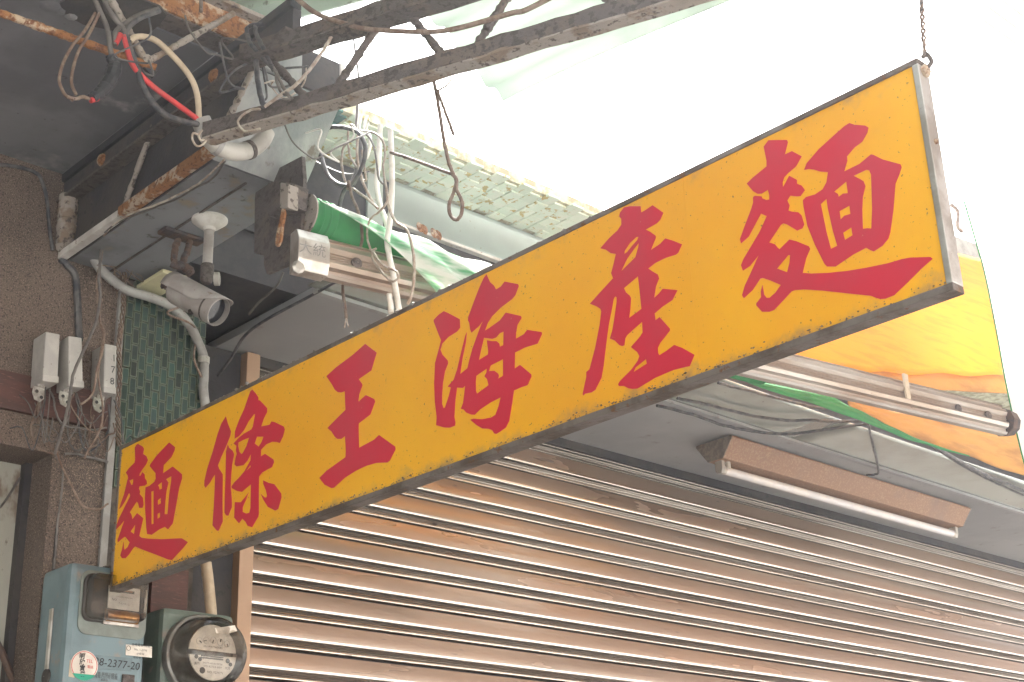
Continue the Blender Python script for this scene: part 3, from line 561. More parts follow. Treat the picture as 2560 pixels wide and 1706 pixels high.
for zf, lab, polys in CH:
    b = MB(); xf = SXF + .0016
    for outer, holes in polys:
        loops = [[at(*q, 'x', xf) for q in zf(*L_)] for L_ in [outer] + holes]
        tri = tessellate_polygon(loops); flat = [p for L_ in loops for p in L_]
        b.add(flat, tri)
        for L_ in loops:
            n = len(L_); b.add(L_ + [p + V((.0008, 0, 0)) for p in L_], [(i, (i + 1) % n, n + (i + 1) % n, n + i) for i in range(n)])
    o = b.build('character', 'red', sign); o['label'] = lab
# bolts and hooks at the near end
bp = at(2325, 165, 'x', SXF + TH * .5)
MB().lathe(V((SXF + TH * .5, sy0, sz1 - .014)), (0, -1, 0), [(-.001, .001), (-.001, .007), (.004, .0075), (.006, .005), (.006, .001)], 6).build('bolt', 'rust', sign)
cable('hook', 'rustdark', [(SXF + TH * .5, sy0 - .003, sz1 - .012), (SXF + TH * .5 + .003, sy0 - .009, sz1 - .004), (SXF + TH * .5, sy0 - .006, sz1 + .006), (SXF + TH * .4, sy0 - .002, sz1 + .002)], .0025, parent=sign)
MB().lathe(V((SXF + TH * .5, sy0, sz1 - .10)), (0, -1, 0), [(-.001, .001), (-.001, .003), (.002, .003), (.003, .001)], 8).build('rivet', 'rust', sign)
hx = SXF + TH * .5
top = at(2301, -40, 'x', hx); low = V((hx, sy0 - .004, sz1 + .003))
hw = thing('hanging_wire', low, 'twisted rusty wire holding up the near right end of the yellow sign', 'wire')
for ph in (0, math.pi):
    MB().tube([low.lerp(top, i / 60) + V((math.cos(i * .55 + ph), math.sin(i * .55 + ph), 0)) * (.0018 if 12 < i < 42 else .0009) for i in range(61)], .0014, 6).build('strand', 'wbrown', hw, smooth=60)
MB().tube([low.lerp(top, .62), low.lerp(top, 2.2)], .0022, 6).build('rod', 'rustdark', hw, smooth=60)
# bracket carrying the far end of the sign to the wall
fb_ = thing('sign_bracket', (SXF + TH / 2, PY, sz0 + .03), 'grey steel strip joining the far left end of the sign to the pillar', 'bracket')
for z in (sz0 + .05,):
    MB().box((SXF + .004, sy1 - .002, z), (SXF + .016, PY + .002, z + .004)).build('strap', 'aggr', fb_)

# ------------------------------------------------------------------ terminal boxes
def terminal_box(fq, label, writing=None):
    yf = PY - .060
    q = [at(*p, 'y', yf) for p in z7(*fq)]
    cpt = sum(q, V()) / 4
    t = thing('terminal_box', V((cpt.x, PY, min(p.z for p in q))), label, 'terminal box', 'terminal boxes on the dark red board')
    MB().prism(q, (0, .052, 0)).build('case', 'boxgrey', t, bevel=.003)
    lo = [q[3].lerp(q[0], .12), q[2].lerp(q[1], .12)]
    e = V((0, -.0025, 0))
    MB().prism([lo[0] + e + V((-.001, 0, 0)), lo[1] + e + V((.001, 0, 0)), q[2] + e + V((.001, 0, -.001)), q[3] + e + V((-.001, 0, -.001))], (0, .05, 0)).build('lid_foot', 'boxgrey', t, bevel=.0015)
    b0 = (q[2] + q[3]) / 2 + V((-.012, .022, -.004))
    MB().box(b0 + V((-.004, -.004, -.006)), b0 + V((.012, .004, .006))).build('stud', 'steel', t, bevel=.001)
    pl = [b0 + V(p) for p in ((-.012, -.006, -.004), (.010, -.006, -.006), (.011, -.006, -.026), (.003, -.006, -.034), (-.008, -.006, -.030), (-.013, -.006, -.018))]
    cl = MB().prism(pl, (0, .0025, 0)).build('clamp', 'steel', t, bevel=.0006)
    for dx, dz in ((-.005, -.014), (.005, -.024)):
        MB().lathe(b0 + V((dx, -.0062, dz)), (0, -1, 0), [(0, .0034), (.0006, .0034), (.0006, .0001)], 10).build('keyhole', 'dark', cl)
    w0 = b0 + V((.018, .008, 0))
    for i in range(4):
        x = w0.x + random.uniform(-.02, .025); dz = random.uniform(.05, .13); sx = random.uniform(-.05, .06)
        cable('lead', random.choice(('wgrey', 'wgrey', 'wbrown', 'wblack')), [(x, w0.y, b0.z + .004), (x + random.uniform(-.015, .015), w0.y - .01, b0.z - dz * .4), (x + sx * .5, w0.y - .012, b0.z - dz), (x + sx, w0.y, b0.z - dz * random.uniform(.5, .9)), (x + sx * 1.4, w0.y + .02, b0.z - dz * random.uniform(.2, .8))], .0012, parent=t)
    if writing:
        cc = q[0].lerp(q[2], .5)
        for i, ch_ in enumerate(writing):
            text_mesh('handwriting', ch_, .020, 'ink', t, cc + V((.006, -.0008, .022 - i * .024)), V((1, 0, .1)).normalized(), V((-.1, 0, 1)).normalized(), .0008)
    return t
terminal_box([(400, 100), (525, 125), (502, 548), (370, 532)], 'grey terminal box left of the other two on the dark red board')
terminal_box([(597, 138), (715, 155), (726, 590), (598, 578)], 'grey terminal box between two others on the dark red board')
terminal_box([(912, 205), (1020, 225), (1005, 645), (902, 630)], 'grey terminal box with handwritten digits beside the green tiles', '178')

# ------------------------------------------------------------------ electricity meters
yf = PY - .125
def p8(x, y, yy): return at(*z8((x, y))[0], 'y', yy)
def sheet(name, m, pts, parent, yy, ex=.0006, bevel=0):
    return MB().prism([p8(*q, yy) for q in pts], (0, ex, 0)).build(name, m, parent, bevel=bevel)
tl, tr = p8(612, 565, yf), p8(1288, 640, yf)
mw0, mw1, mz1 = tl.x, tr.x, (tl.z + tr.z) / 2 + .006
m1 = thing('electricity_meter', ((mw0 + mw1) / 2, PY, 1.66), 'blue grey box electricity meter with a square glass window behind the sign end', 'electricity meter', 'electricity meters')
MB().box((mw0, yf, 1.66), (mw1, PY - .013, mz1)).build('case', 'mblue', m1, bevel=.012)
lipz = p8(420, 870, yf).z
MB().box((mw0 - .004, yf + .05, 1.67), (mw0 - .0005, yf + .062, lipz)).build('side_latch', 'galv', m1, bevel=.001)
MB().lathe(V((mw0 - .001, yf + .055, p8(500, 1480, yf).z)), (-1, 0, 0), [(0, .014), (.004, .013), (.006, .009), (.006, .001)], 16).build('side_knob', 'mdark', m1, smooth=40)
def rrect(x0, x1, z0, z1, r, y, n=5):
    out = []
    for cx_, cz_, a0 in ((x1 - r, z1 - r, 0), (x0 + r, z1 - r, 90), (x0 + r, z0 + r, 180), (x1 - r, z0 + r, 270)):
        for i in range(n + 1):
            a = R(a0 + 90 * i / n); out.append(V((cx_ + r * math.cos(a), y, cz_ + r * math.sin(a))))
    return out
wa, wb = p8(697, 620, yf), p8(1240, 1215, yf)
MB().prism(rrect(wa.x, wb.x, wb.z, mz1 - .012, .018, yf - .003), (0, .004, 0)).build('window_plate', 'mpane', m1, bevel=.001)
ga, gb = p8(800, 660, yf - .03), p8(1250, 1075, yf - .03)
gz1 = mz1 - .022
MB().prism(rrect(ga.x - .002, gb.x, gb.z, gz1, .012, yf - .0036), (0, .0005, 0)).build('window_back', 'mdark', m1)
gm = MB().prism(rrect(ga.x, gb.x, gb.z + .004, gz1, .013, yf - .032), (0, .030, 0)).build('window_glass', 'glass', m1, bevel=.004)
MB().tube(rrect(ga.x, gb.x, gb.z + .004, gz1, .013, yf - .005) + rrect(ga.x, gb.x, gb.z + .004, gz1, .013, yf - .005)[:1], .004, 6).build('window_gasket', 'mdark', m1, smooth=60)
yr = yf - .014
pa_, pb_ = p8(938, 770, yr), p8(1195, 962, yr)
reg = MB().box((pa_.x, yr, pb_.z), (pb_.x, yr + .003, pa_.z + .008)).build('register_plate', 'paper', m1)
MB().box((pa_.x + .012, yr - .0008, pb_.z + .030), (pb_.x - .012, yr, pb_.z + .035)).build('disc_slot', 'mdark', reg)
MB().box((pa_.x + .012, yr - .0010, pb_.z + .0325), (pb_.x - .016, yr - .0009, pb_.z + .0345)).build('disc_edge', 'brass', reg)
MB().box((pa_.x + .018, yr - .0008, pb_.z + .052), (pb_.x - .022, yr, pb_.z + .062)).build('counter_window', 'mdark', reg)
rx = (pa_.x + pb_.x) / 2
for s, z, sz in (('kWh', .066, .006), ('WATTHOUR METER', .043, .0042), ('NO.', .016, .006), ('110/220V 60Hz 50A', .022, .004), ('7 4 2 8 1 5', .010, .005)):
    text_mesh('register_print', s, sz, 'ink', reg, V((rx if s != 'NO.' else pa_.x + .012, yr, pb_.z + z)), (1, 0, 0), (0, 0, 1), .0006)
MB().tube([(pa_.x, yr + .008, pb_.z - .012), (pb_.x, yr + .008, pb_.z - .012)], .012, 12).build('coil', 'brass', m1, smooth=60)
MB().box((pa_.x - .004, yr + .004, pb_.z - .028), (pb_.x + .004, yr + .014, pb_.z - .022)).build('coil_base', 'steel', m1)
# stickers, number plate
st = sheet('paper_label', 'paper', [(1083, 1243), (1308, 1262), (1306, 1358), (1080, 1335)], m1, yf - .0012)
cpt = p8(1195, 1300, yf - .0014)
for s, dz, sz in (('合格電表 檢定', .010, .0060), ('No. 1-2196', .002, .0055), ('a=8.94', -.005, .0055), ('有効 年 月 日', -.0125, .0048)):
    text_mesh('label_print', s, sz, 'ink', st, cpt + V((.003, 0, dz)), (1, 0, 0), (0, 0, 1), .0004)
MB().lathe(p8(1105, 1275, yf - .0014), (0, -1, 0), [(0, .0045), (.0003, .0045), (.0003, .0036), (0, .0036)], 16).build('label_seal', 'ink', st)
rc = p8(724, 1425, yf - .0012)
rs = MB().lathe(rc, (0, -1, 0), [(0, .0001), (0, .026), (.0006, .026), (.0006, .0001)], 32).build('round_sticker', 'paper', m1)
MB().lathe(rc, (0, -1, 0), [(.0006, .0245), (.0009, .0245), (.0009, .0235), (.0006, .0235)], 32).build('sticker_ring', 'redink', rs)
for i, ch_ in enumerate('明欣實業'):
    text_mesh('sticker_print', ch_, .0105, 'ink', rs, rc + V((-.006 + .0012 * i, -.0006, .015 - i * .0102)), (1, 0, 0), (0, 0, 1), .0005, bold=.0003)
text_mesh('sticker_print', 'TEL', .008, 'redink', rs, rc + V((.009, -.0006, .008)), (1, 0, 0), (0, 0, 1), .0005)
text_mesh('sticker_print', '電話', .006, 'redink', rs, rc + V((.011, -.0006, -.002)), (1, 0, 0), (0, 0, 1), .0005)
MB().prism([rc + V((.026 * math.cos(R(a)), -.0011, .026 * math.sin(R(a)))) for a in range(215, 326, 10)], (0, .0003, 0)).build('sticker_band', 'greenink', rs)
sheet('sticker_stub', 'wcream', [(600, 1380), (640, 1360), (640, 1530), (590, 1520)], m1, yf - .0006, .0004)
nb = p8(975, 1402, yf)
sheet('number_plate', 'mblue', [(800, 1330), (1140, 1362), (1130, 1475), (800, 1450)], m1, yf - .0008, .0006)
text_mesh('number_writing', '28-2377-20', .0195, 'ink', m1, nb + V((.007, -.001, -.002)), V((1, 0, -.02)).normalized(), V((.12, 0, 1)).normalized(), .0006)
for i, s in enumerate(('電度表 單相三線式', '台灣電力公司 財產', '60Hz')):
    text_mesh('case_print', s, .0062, 'mdark', m1, p8(895, 1500 + i * 25, yf) + V((0, -.0004, 0)), (1, 0, 0), (0, 0, 1), .0004)
ta, tb = p8(1045, 1500, yf), p8(1145, 1560, yf)
MB().box((ta.x, yf - .006, 1.68), (tb.x, yf - .0005, ta.z)).build('terminal_screw_cover', 'rustdark', m1, bevel=.002)
# round meter
yf2 = PY - .085
tl, tr = p8(1405, 925, yf2), p8(2018, 985, yf2)
m2x0, m2x1, m2z = tl.x, tr.x, (tl.z + tr.z) / 2
m2 = thing('electricity_meter', ((m2x0 + m2x1) / 2, PY, 1.6), 'green grey electricity meter with a round glass dome next to the shutter jamb', 'electricity meter', 'electricity meters')
MB().box((m2x0, yf2, 1.6), (m2x1, PY - .013, m2z)).build('case', 'mgreen', m2, bevel=.012)
dc = p8(1725, 1345, yf2 - .01); dr = .5 * (p8(2040, 1350, yf2 - .02).x - p8(1425, 1330, yf2 - .02).x)
dc.y = yf2
MB().lathe(dc, (0, -1, 0), [(0, dr * 1.0), (.010, dr * 1.02), (.016, dr * .99), (.018, dr * .93), (.012, dr * .90), (0, dr * .9)], 56).build('dome_ring', 'mring', m2, smooth=45)
MB().lathe(dc, (0, -1, 0), [(.006, dr * .89), (.006, .001)], 48).build('meter_base', 'mring', m2)
MB().lathe(dc, (0, -1, 0), [(.012, dr * .90), (.050, dr * .87), (.066, dr * .84), (.076, dr * .77), (.081, dr * .6), (.084, dr * .3), (.085, .0005)], 56).build('dome_glass', 'glass', m2, smooth=60)
fy = yf2 - .045
fc = dc + V((.004, -.045, .003)); fr_ = dr * .66
up_pl = [fc + V((fr_ * math.cos(R(a)), 0, fr_ * math.sin(R(a)))) for a in range(2, 179, 11)]
pl1 = MB().prism(up_pl, (0, .003, 0)).build('dial_plate', 'paper', m2)
lo_pl = [fc + V((fr_ * math.cos(R(a)), -.002, fr_ * math.sin(R(a)) - .002)) for a in range(-172, -2, 12)]
pl2 = MB().prism(lo_pl, (0, .003, 0)).build('name_plate', 'paper', m2)
for i in range(5):
    cc = fc + V((-.030 + .015 * i, -.0005, .022 - .002 * abs(i - 2)))
    d_ = MB().lathe(cc, (0, -1, 0), [(0, .0066), (.0004, .0066), (.0004, .0058), (0, .0058)], 18).build('pointer_dial', 'boxgrey', pl1)
    a = R(random.uniform(0, 360)); MB().bar(cc + V((0, -.0012, 0)), cc + V((.0055 * math.cos(a), -.0012, .0055 * math.sin(a))), .0016, .0008, V((0, 1, 0))).build('pointer', 'ink', pl1)
text_mesh('dial_print', 'KILOWATTHOURS', .0048, 'ink', pl1, fc + V((0, 0, .009)), (1, 0, 0), (0, 0, 1), .0005)
MB().box(fc + V((-.026, -.0032, -.014)), fc + V((.022, -.0022, -.008))).build('disc_slot', 'mdark', pl2)
MB().box(fc + V((-.026, -.0036, -.0118)), fc + V((.022, -.0033, -.0100))).build('disc_edge', 'steel', pl2)
for dx, dz, r_ in ((-.036, -.012, .004), (-.028, -.016, .004), (.032, -.014, .0045), (.038, -.02, .0038), (-.022, -.036, .006)):
    MB().lathe(fc + V((dx, -.0024, dz)), (0, -1, 0), [(0, r_), (.0006, r_), (.0006, .0001)], 14).build('plate_screw', 'mdark', pl2)
for s, dx, dz, sz in (('WATT-HOUR METER', 0, -.022, .0045), ('STD RS72L8 600V', .0, -.028, .0052), ('NO. 9229771', .006, -.038, .0062), ('黃竹', -.034, -.025, .006), ('大同', .032, -.028, .006)):
    text_mesh('plate_print', s, sz, 'ink', pl2, fc + V((dx, -.002, dz)), (1, 0, 0), (0, 0, 1), .0005)
gs = MB().prism([dc + V(p) for p in ((-.016, -.0815, .040), (.028, -.080, .050), (.034, -.079, .040), (.012, -.0825, .032), (-.014, -.083, .030))], (0, .0006, 0)).build('torn_sticker', 'paper', m2)
# pipe between boards
cable('wall_pipe', 'wcream', [at(*q, 'y', PY - .02) for q in z8((1770, 540), (1790, 700), (1815, 960), (1825, 1200))], .011, 'tan conduit pipe above the round meter', 'pipe', n=12)

# ------------------------------------------------------------------ pipes and wires on the pillar
cable('conduit_pipe', 'pvc', [at(*q, 'y', PY - .03) for q in z5((800, 690), (785, 800), (830, 900), (920, 990), (1060, 1090), (1250, 1150), (1400, 1210), (1500, 1280), (1600, 1400))] + [at(*q, 'y', PY - .02) for q in z7((1720, 180), (1772, 320), (1778, 470), (1772, 600), (1790, 760))], .0098, 'grey plastic conduit bending down over the green tiles', 'pipe', n=12)
tag(MB().lathe(at(*z7((1775, 355))[0], 'y', PY - .02), (0, 0, -1), [(-.007, .0098), (-.007, .0122), (.007, .0122), (.007, .0098)], 14).build('pipe_clip', 'pvcw'), 'pale clip around the grey conduit beside the green tiles', 'clip')
def w7(lab, m, pts, r, y=PY - .05, cat='wire', wob=0.0003): return cable('wall_wire', m, [at(*q, 'y', y) for q in pts], r, lab, cat, wob=wob)
w7('grey wire slanting from the girder corner down past the middle terminal box', 'wgrey', z5((855, 690), (840, 860), (830, 1000), (840, 1160)) + z7((835, 20), (770, 180), (700, 330), (640, 470), (612, 640), (575, 840), (515, 1040), (480, 1170)), .0030, PY - .085)
w7('brown wire hanging in front of the handwritten terminal box', 'wbrown', z5((870, 680), (845, 850), (815, 1000), (820, 1160), (835, 1310)) + z7((880, 40), (908, 120), (885, 300), (845, 430), (820, 600), (770, 690), (700, 740)), .0022, PY - .08)
w7('thin brown wire running straight down beside the handwritten terminal box', 'wbrown', z5((860, 700), (835, 900), (850, 1150)) + z7((870, 30), (900, 130), (870, 330), (858, 520), (890, 720), (895, 850), (860, 980), (780, 1120), (735, 1215)), .0019, PY - .075)
w7('wire crossing down to the right over the lower pillar', 'wbrown', z7((490, 1140), (520, 1230), (560, 1320), (640, 1480)) + z8((700, 40), (780, 75), (860, 80), (930, 30)), .0020, PY - .02)
w7('dark wire running down the lower pillar', 'wgrey', z7((480, 1170), (545, 1300), (540, 1450)) + z8((515, 60), (495, 200), (480, 420), (465, 590)), .0022, PY - .012)
w7('loop of thin wire under the left terminal box', 'wbrown', z7((345, 690), (310, 800), (275, 920), (280, 1020), (330, 1110), (420, 1155), (470, 1170)), .0018, PY - .02)
w7('second loop of thin wire under the left terminal box', 'wbrown', z7((340, 720), (330, 850), (360, 970), (410, 1050), (470, 1140)), .0017, PY - .022)
w7('wire hooked between the left and middle terminal boxes', 'wgrey', z7((420, 600), (465, 680), (480, 780), (520, 880), (580, 930), (680, 940), (800, 960), (930, 940)), .0020, PY - .025)
w7('loop of wire under the middle terminal box', 'wgrey', z7((600, 830), (590, 980), (620, 1100), (680, 1140), (730, 1090), (745, 960), (740, 860)), .0018, PY - .02)
w7('black loop of wire below the handwritten terminal box', 'wblack', z7((680, 700), (680, 860), (700, 1020), (750, 1140), (840, 1110), (920, 1020), (955, 900), (945, 740)), .0021, PY - .024)
w7('brown loop of wire below the handwritten terminal box', 'wbrown', z7((820, 830), (785, 930), (775, 1040), (800, 1110), (880, 1060), (950, 1000), (1000, 980), (990, 900)), .0018, PY - .026)
w7('bare wire splice lying across the lower wall', 'wgrey', z7((560, 1170), (660, 1165), (740, 1190), (840, 1210), (940, 1240)), .0028, PY - .012)
w7('black cable running down the wall from the girder corner', 'wblack', [(152, 648)] + z5((560, 880), (630, 970), (645, 1100), (655, 1300), (665, 1500)) + z7((685, 150),), .0075, PY - .004)
w7('thin cable along the wall under the ceiling corner', 'wblack', z5((0, 40), (150, 60), (300, 110), (350, 180), (390, 320), (420, 600), (440, 760)), .0040, PY - .004)
tw_ = [at(*q, 'y', PY - .018) for q in z5((1020, 640), (985, 740), (1050, 880), (1035, 1060), (1035, 1240), (1005, 1500)) + z7((1055, 40), (1035, 250), (1045, 480), (1025, 760), (1030, 950), (1040, 1100))]
tws = thing('twisted_wire', tw_[-1], 'rusty twisted wire strands hanging down along the tile edge trim', 'wire')
for ph in (0, 2.1, 4.2):
    sp2 = smooth_path(tw_, 10); MB().tube([p + V((math.cos(i * .8 + ph), math.sin(i * .8 + ph) * .6, 0)) * .0042 for i, p in enumerate(sp2)], .0017, 6).build('strand', 'wbrown', tws, smooth=60)
for i in range(7):
    s_ = at(*z5((random.uniform(930, 1100), random.uniform(600, 720)))[0], 'y', PY - .03)
    cable('tangle', 'wbrown', [s_ + V((random.gauss(0, .02), random.gauss(0, .008), random.gauss(0, .02) - .02 * j)) for j in range(6)], .0009, parent=tws, n=5)
for lab, pts in (('pale double wire following the lower edge of the girder', ((1880, 0), (1760, 120), (1650, 210), (1500, 290), (1320, 375), (1100, 450), (960, 540), (870, 640))), ('thin grey wire sagging just below the girder edge', ((1890, 10), (1780, 160), (1640, 235), (1500, 320), (1300, 400), (1120, 470), (980, 530), (880, 610)))):
    cable('girder_wire', 'wpale' if 'pale' in lab else 'wgrey', [at(*q, 'z', BZ0 - .012) for q in z5(*pts)], .0019, lab, wob=.0003)

# ------------------------------------------------------------------ things under the girder: camera, pole, bracket, cream box
bpnt = at(*z5((1760, 500))[0], 'z', BZ0)
cc0 = at(*z5((1470, 1085))[0], 'y', bpnt.y + .055); cc1 = at(*z5((1835, 1280))[0], 'y', bpnt.y - .035)
cv = thing('security_camera', bpnt, 'dusty white bullet security camera hanging under the girder', 'camera')
MB().lathe(bpnt, (0, 0, -1), [(0, .034), (.004, .034), (.010, .027), (.016, .020), (.018, .012), (.024, .011), (.026, .001)], 36).build('ceiling_plate', 'white', cv, smooth=40)
pe = at(*z5((1745, 1020))[0], 'y', bpnt.y)
MB().tube([bpnt + V((0, 0, -.02)), V((bpnt.x, bpnt.y, pe.z + .03))], .0095, 16).build('pole', 'camgrey', cv, smooth=50)
MB().lathe(V((bpnt.x, bpnt.y, pe.z + .035)), (0, 0, -1), [(0, .009), (.002, .0125), (.034, .0125), (.040, .008), (.040, .001)], 16).build('joint', 'rustdark', cv, smooth=50)
MB().lathe(at(*z5((1800, 1000))[0], 'y', bpnt.y), (AX.x, AY.x, 0), [(0, .004), (0, .013), (.009, .013), (.010, .001)], 16).build('knob', 'pvcw', cv, smooth=40)
ax_ = (cc1 - cc0).normalized(); Lc = (cc1 - cc0).length; rb = .0275
MB().lathe(cc0, ax_, [(-.004, .001), (-.002, rb * .75), (.004, rb * .95), (.010, rb), (Lc, rb), (Lc + .001, rb * .94)], 40).build('shell', 'camgrey', cv, smooth=40)
MB().lathe(cc0, ax_, [(Lc * .80, rb * 1.005), (Lc * .80, rb * 1.02), (Lc * .83, rb * 1.02), (Lc * .83, rb * 1.005)], 40).build('seam_ring', 'rustdark', cv)
MB().lathe(cc0, ax_, [(Lc - .012, rb * .95), (Lc - .012, .001)], 32).build('front_glass', 'blackglass', cv)
# sun hood: arc above the shell
u_ = ax_.cross(V((0, 0, 1))).normalized(); w_ = u_.cross(ax_).normalized()
def hoodp(t, a, rr): return cc0 + ax_ * t + (u_ * math.cos(a) + w_ * math.sin(a)) * rr
hb = MB(); hb.grid(lambda i, j: hoodp(-.012 + (Lc + .024) * j * (1 - .42 * abs(2 * i - 1) ** 2.0), R(-8 + 196 * i), rb * 1.12), 24, 10)
hb.build('sun_hood', 'camgrey', cv, smooth=50, solid=.0018)
MB().box(hoodp(Lc * .62, R(-60), rb * 1.0) - V((.004, .004, .004)), hoodp(Lc * .62, R(-60), rb * 1.0) + V((.004, .004, .004))).build('sticker', 'mdark', cv)
cable('camera_cable', 'wbrown', [cc0 + ax_ * .03 - w_ * rb, cc0 + ax_ * .02 - w_ * (rb + .02) + u_ * .004, at(*z5((1640, 1410))[0], 'y', PY - .03), at(*z7((1690, 330))[0], 'y', PY - .03), at(*z7((1755, 500))[0], 'y', PY - .028)], .0022, 'brown cable dropping from the security camera to the grey conduit', 'wire')
# rusty twin-arm bracket
ib0 = at(*z5((1525, 640))[0], 'z', BZ0 - .004)
ib = thing('iron_bracket', ib0, 'dark rusty two armed iron bracket beside the camera pole', 'bracket')
MB().box(ib0 + V((-.045, -.016, -.005)), ib0 + V((.045, .016, .0035))).build('plate', 'spider', ib, bevel=.004)
yb = ib0.y
for pts in (((1495, 670), (1470, 740), (1462, 820), (1470, 890)), ((1590, 680), (1575, 760), (1545, 830), (1530, 900))):
    cable('arm', 'spider', [at(*q, 'y', yb) for q in z5(*pts)], .0068, parent=ib, n=8, wob=.0006)
cable('hanger', 'spider', [at(*q, 'y', yb) for q in z5((1445, 870), (1490, 885), (1540, 890), (1580, 920), (1600, 960))], .009, parent=ib, n=8, wob=.001)
cable('rust_flake', 'spider', [at(*q, 'y', yb + .03) for q in z5((1480, 960), (1450, 1040), (1400, 1060), (1375, 1040))], .009, parent=ib, n=7, wob=.0015)
# cream box
b1 = at(*z5((1140, 1085))[0], 'y', PY - .004); b2 = at(*z5((1366, 918))[0], 'x', b1.x); b3 = at(*z5((1585, 930))[0], 'y', b2.y)
cb = MB().box((b1.x, b2.y, b1.z), (b3.x, PY - .003, BZ0 - .012)).build('junction_box', 'cream', None, bevel=.004)
tag(cb, 'cream plastic junction box on the pillar under the girder', 'junction box')

# pale elbow conduit with cables at the girder end
pe_pts = [at(*q, 'y', BYN - .03) for q in z1((1690, 1020), (1740, 1140), (1830, 1230), (1960, 1275), (2090, 1260), (2190, 1190), (2235, 1110))]
el = thing('conduit_elbow', pe_pts[2], 'thick pale plastic conduit elbow at the girder end', 'conduit')
MB().tube(smooth_path(pe_pts), .0150, 20).build('pipe', 'pvcw', el, smooth=50)
MB().tube(smooth_path([pe_pts[0] - (pe_pts[1] - pe_pts[0]) * .12, pe_pts[0].lerp(pe_pts[1], .6)]), .0165, 18).build('socket', 'pvc', el, smooth=50)
for i_ in (2, 4):
    d_ = (pe_pts[i_ + 1] - pe_pts[i_ - 1]).normalized(); MB().lathe(pe_pts[i_], d_, [(-.004, .0148), (-.004, .0166), (.004, .0166), (.004, .0148)], 20).build('clamp_ring', 'rustdark' if i_ == 4 else 'pvc', el, smooth=40)
cable('tie_wire', 'wpale', [at(*q, 'y', BYN - .046) for q in z1((1880, 1110), (1800, 1090), (1700, 1100), (1670, 1140), (1690, 1180), (1745, 1150), (1700, 1215), (1650, 1225), (1615, 1170), (1620, 1120), (1660, 1130))], .0018, parent=el)
def cw(lab, m, pts, r, y=BYN - .035, name='feed_cable', cat='cable', n=9): return cable(name, m, [at(*q, 'y', y) for q in pts], r, lab, cat, n=n)
cw('red cable from the ceiling hole to the conduit elbow', 'wred', z1((1040, 300), (1065, 400), (1110, 540), (1190, 640), (1300, 740), (1450, 850), (1560, 930), (1680, 1020)), .0046)
cw('black cable sagging from the ceiling hole to the conduit elbow', 'wblack', z1((1060, 300), (1100, 440), (1150, 570), (1190, 700), (1270, 850), (1390, 965), (1520, 1015), (1690, 1050)), .0052)
cw('cream cable arching from the ceiling hole into the conduit elbow', 'wcream', z1((1090, 350), (1130, 315), (1220, 310), (1320, 350), (1430, 450), (1540, 570), (1620, 690), (1660, 830), (1672, 1030)), .0050)
cw('outer brown cable loop under the ceiling hole', 'wbrown', z1((800, 110), (710, 260), (610, 380), (530, 530), (497, 660), (515, 740), (560, 810), (640, 830)), .0026)
cw('inner brown cable loop under the ceiling hole', 'wbrown', z1((835, 110), (745, 290), (660, 430), (612, 580), (600, 700), (640, 800)), .0026)
cw('grey cable hanging straight from the ceiling hole', 'wgrey', z1((780, -40), (850, 120), (900, 240), (925, 400), (940, 480)), .0042)
cw('second grey cable hanging from the ceiling hole', 'wgrey', z1((860, -40), (930, 110), (1010, 210), (1060, 290)), .0045)
cw('grey cable bending from the ceiling hole to the edge channel', 'wgrey', z1((960, 380), (970, 270), (1060, 190), (1180, 120), (1330, 75)), .0040)
cw('black cable bending from the ceiling hole to the edge channel', 'wblack', z1((1040, 320), (1080, 230), (1180, 150), (1340, 90)), .0045)
tp = thing('taped_splice', at(*z1((960, 560))[0], 'y', BYN - .035), 'black taped cable splice with a red tip hanging under the ceiling', 'cable splice')
tpp = smooth_path([at(*q, 'y', BYN - .035) for q in z1((930, 470), (960, 560), (930, 660), (860, 760), (770, 825))], 8)
MB().tube(tpp, [.007 + .005 * math.sin(math.pi * (i + 3) / (len(tpp) + 4)) + random.uniform(-.0012, .0012) for i in range(len(tpp))], 10).build('tape_wrap', 'black', tp, smooth=30)
MB().tube([at(*q, 'y', BYN - .035) for q in z1((760, 845), (820, 828))], .0045, 8).build('red_tip', 'wred', tp, smooth=50)
cable('bare_strand', 'wbrown', [at(*q, 'y', BYN - .035) for q in z1((560, 815), (620, 835), (690, 815), (750, 825))], .003, parent=tp, wob=.0008)
MB().tube([at(*q, 'y', BYN - .035) for q in z1((965, 370), (1010, 290))], .0052, 8).build('red_lead', 'wred', tp, smooth=50)

# ------------------------------------------------------------------ steel joists
L0, L1 = at(628, 322, 'z', 2.75), at(1557, 51, 'z', 2.75)
jd = (L1 - L0).normalized(); jn = jd.cross(V((0, 0, 1))).normalized()
def jp(px, py): return on_plane(px, py, L0, jn)
J0, J1 = L0 - jd * .085, L0 + jd * 2.0
U = jp(*z2((300, 400))[0]); U2 = jp(*z2((1060, 165))[0]); ud = (U2 - U).normalized()
jo = thing('lattice_joist', L0, 'rusty lattice steel joist crossing above the sign with zigzag rods', 'steel joist')
def rag_bar(p0, p1, w, h, m, name, par, n=70, amp=.0015):
    b = MB(); p0, p1 = V(p0), V(p1); d = (p1 - p0).normalized(); sd_ = d.cross(V((0, 0, 1))).normalized(); u = sd_.cross(d); vs = []
    for i in range(n + 1):
        p = p0.lerp(p1, i / n)
        vs += [p + sd_ * (w * a / 2 + random.uniform(-amp, amp)) + u * (h * c_ / 2 + random.uniform(-amp, amp)) for a, c_ in ((-1, -1), (1, -1), (1, 1), (-1, 1))]
    fs = [(i * 4 + k_, i * 4 + (k_ + 1) % 4, i * 4 + 4 + (k_ + 1) % 4, i * 4 + 4 + k_) for i in range(n) for k_ in range(4)]
    return b.add(vs, fs + [(0, 1, 2, 3), (n * 4 + 3, n * 4 + 2, n * 4 + 1, n * 4)]).build(name, m, par)
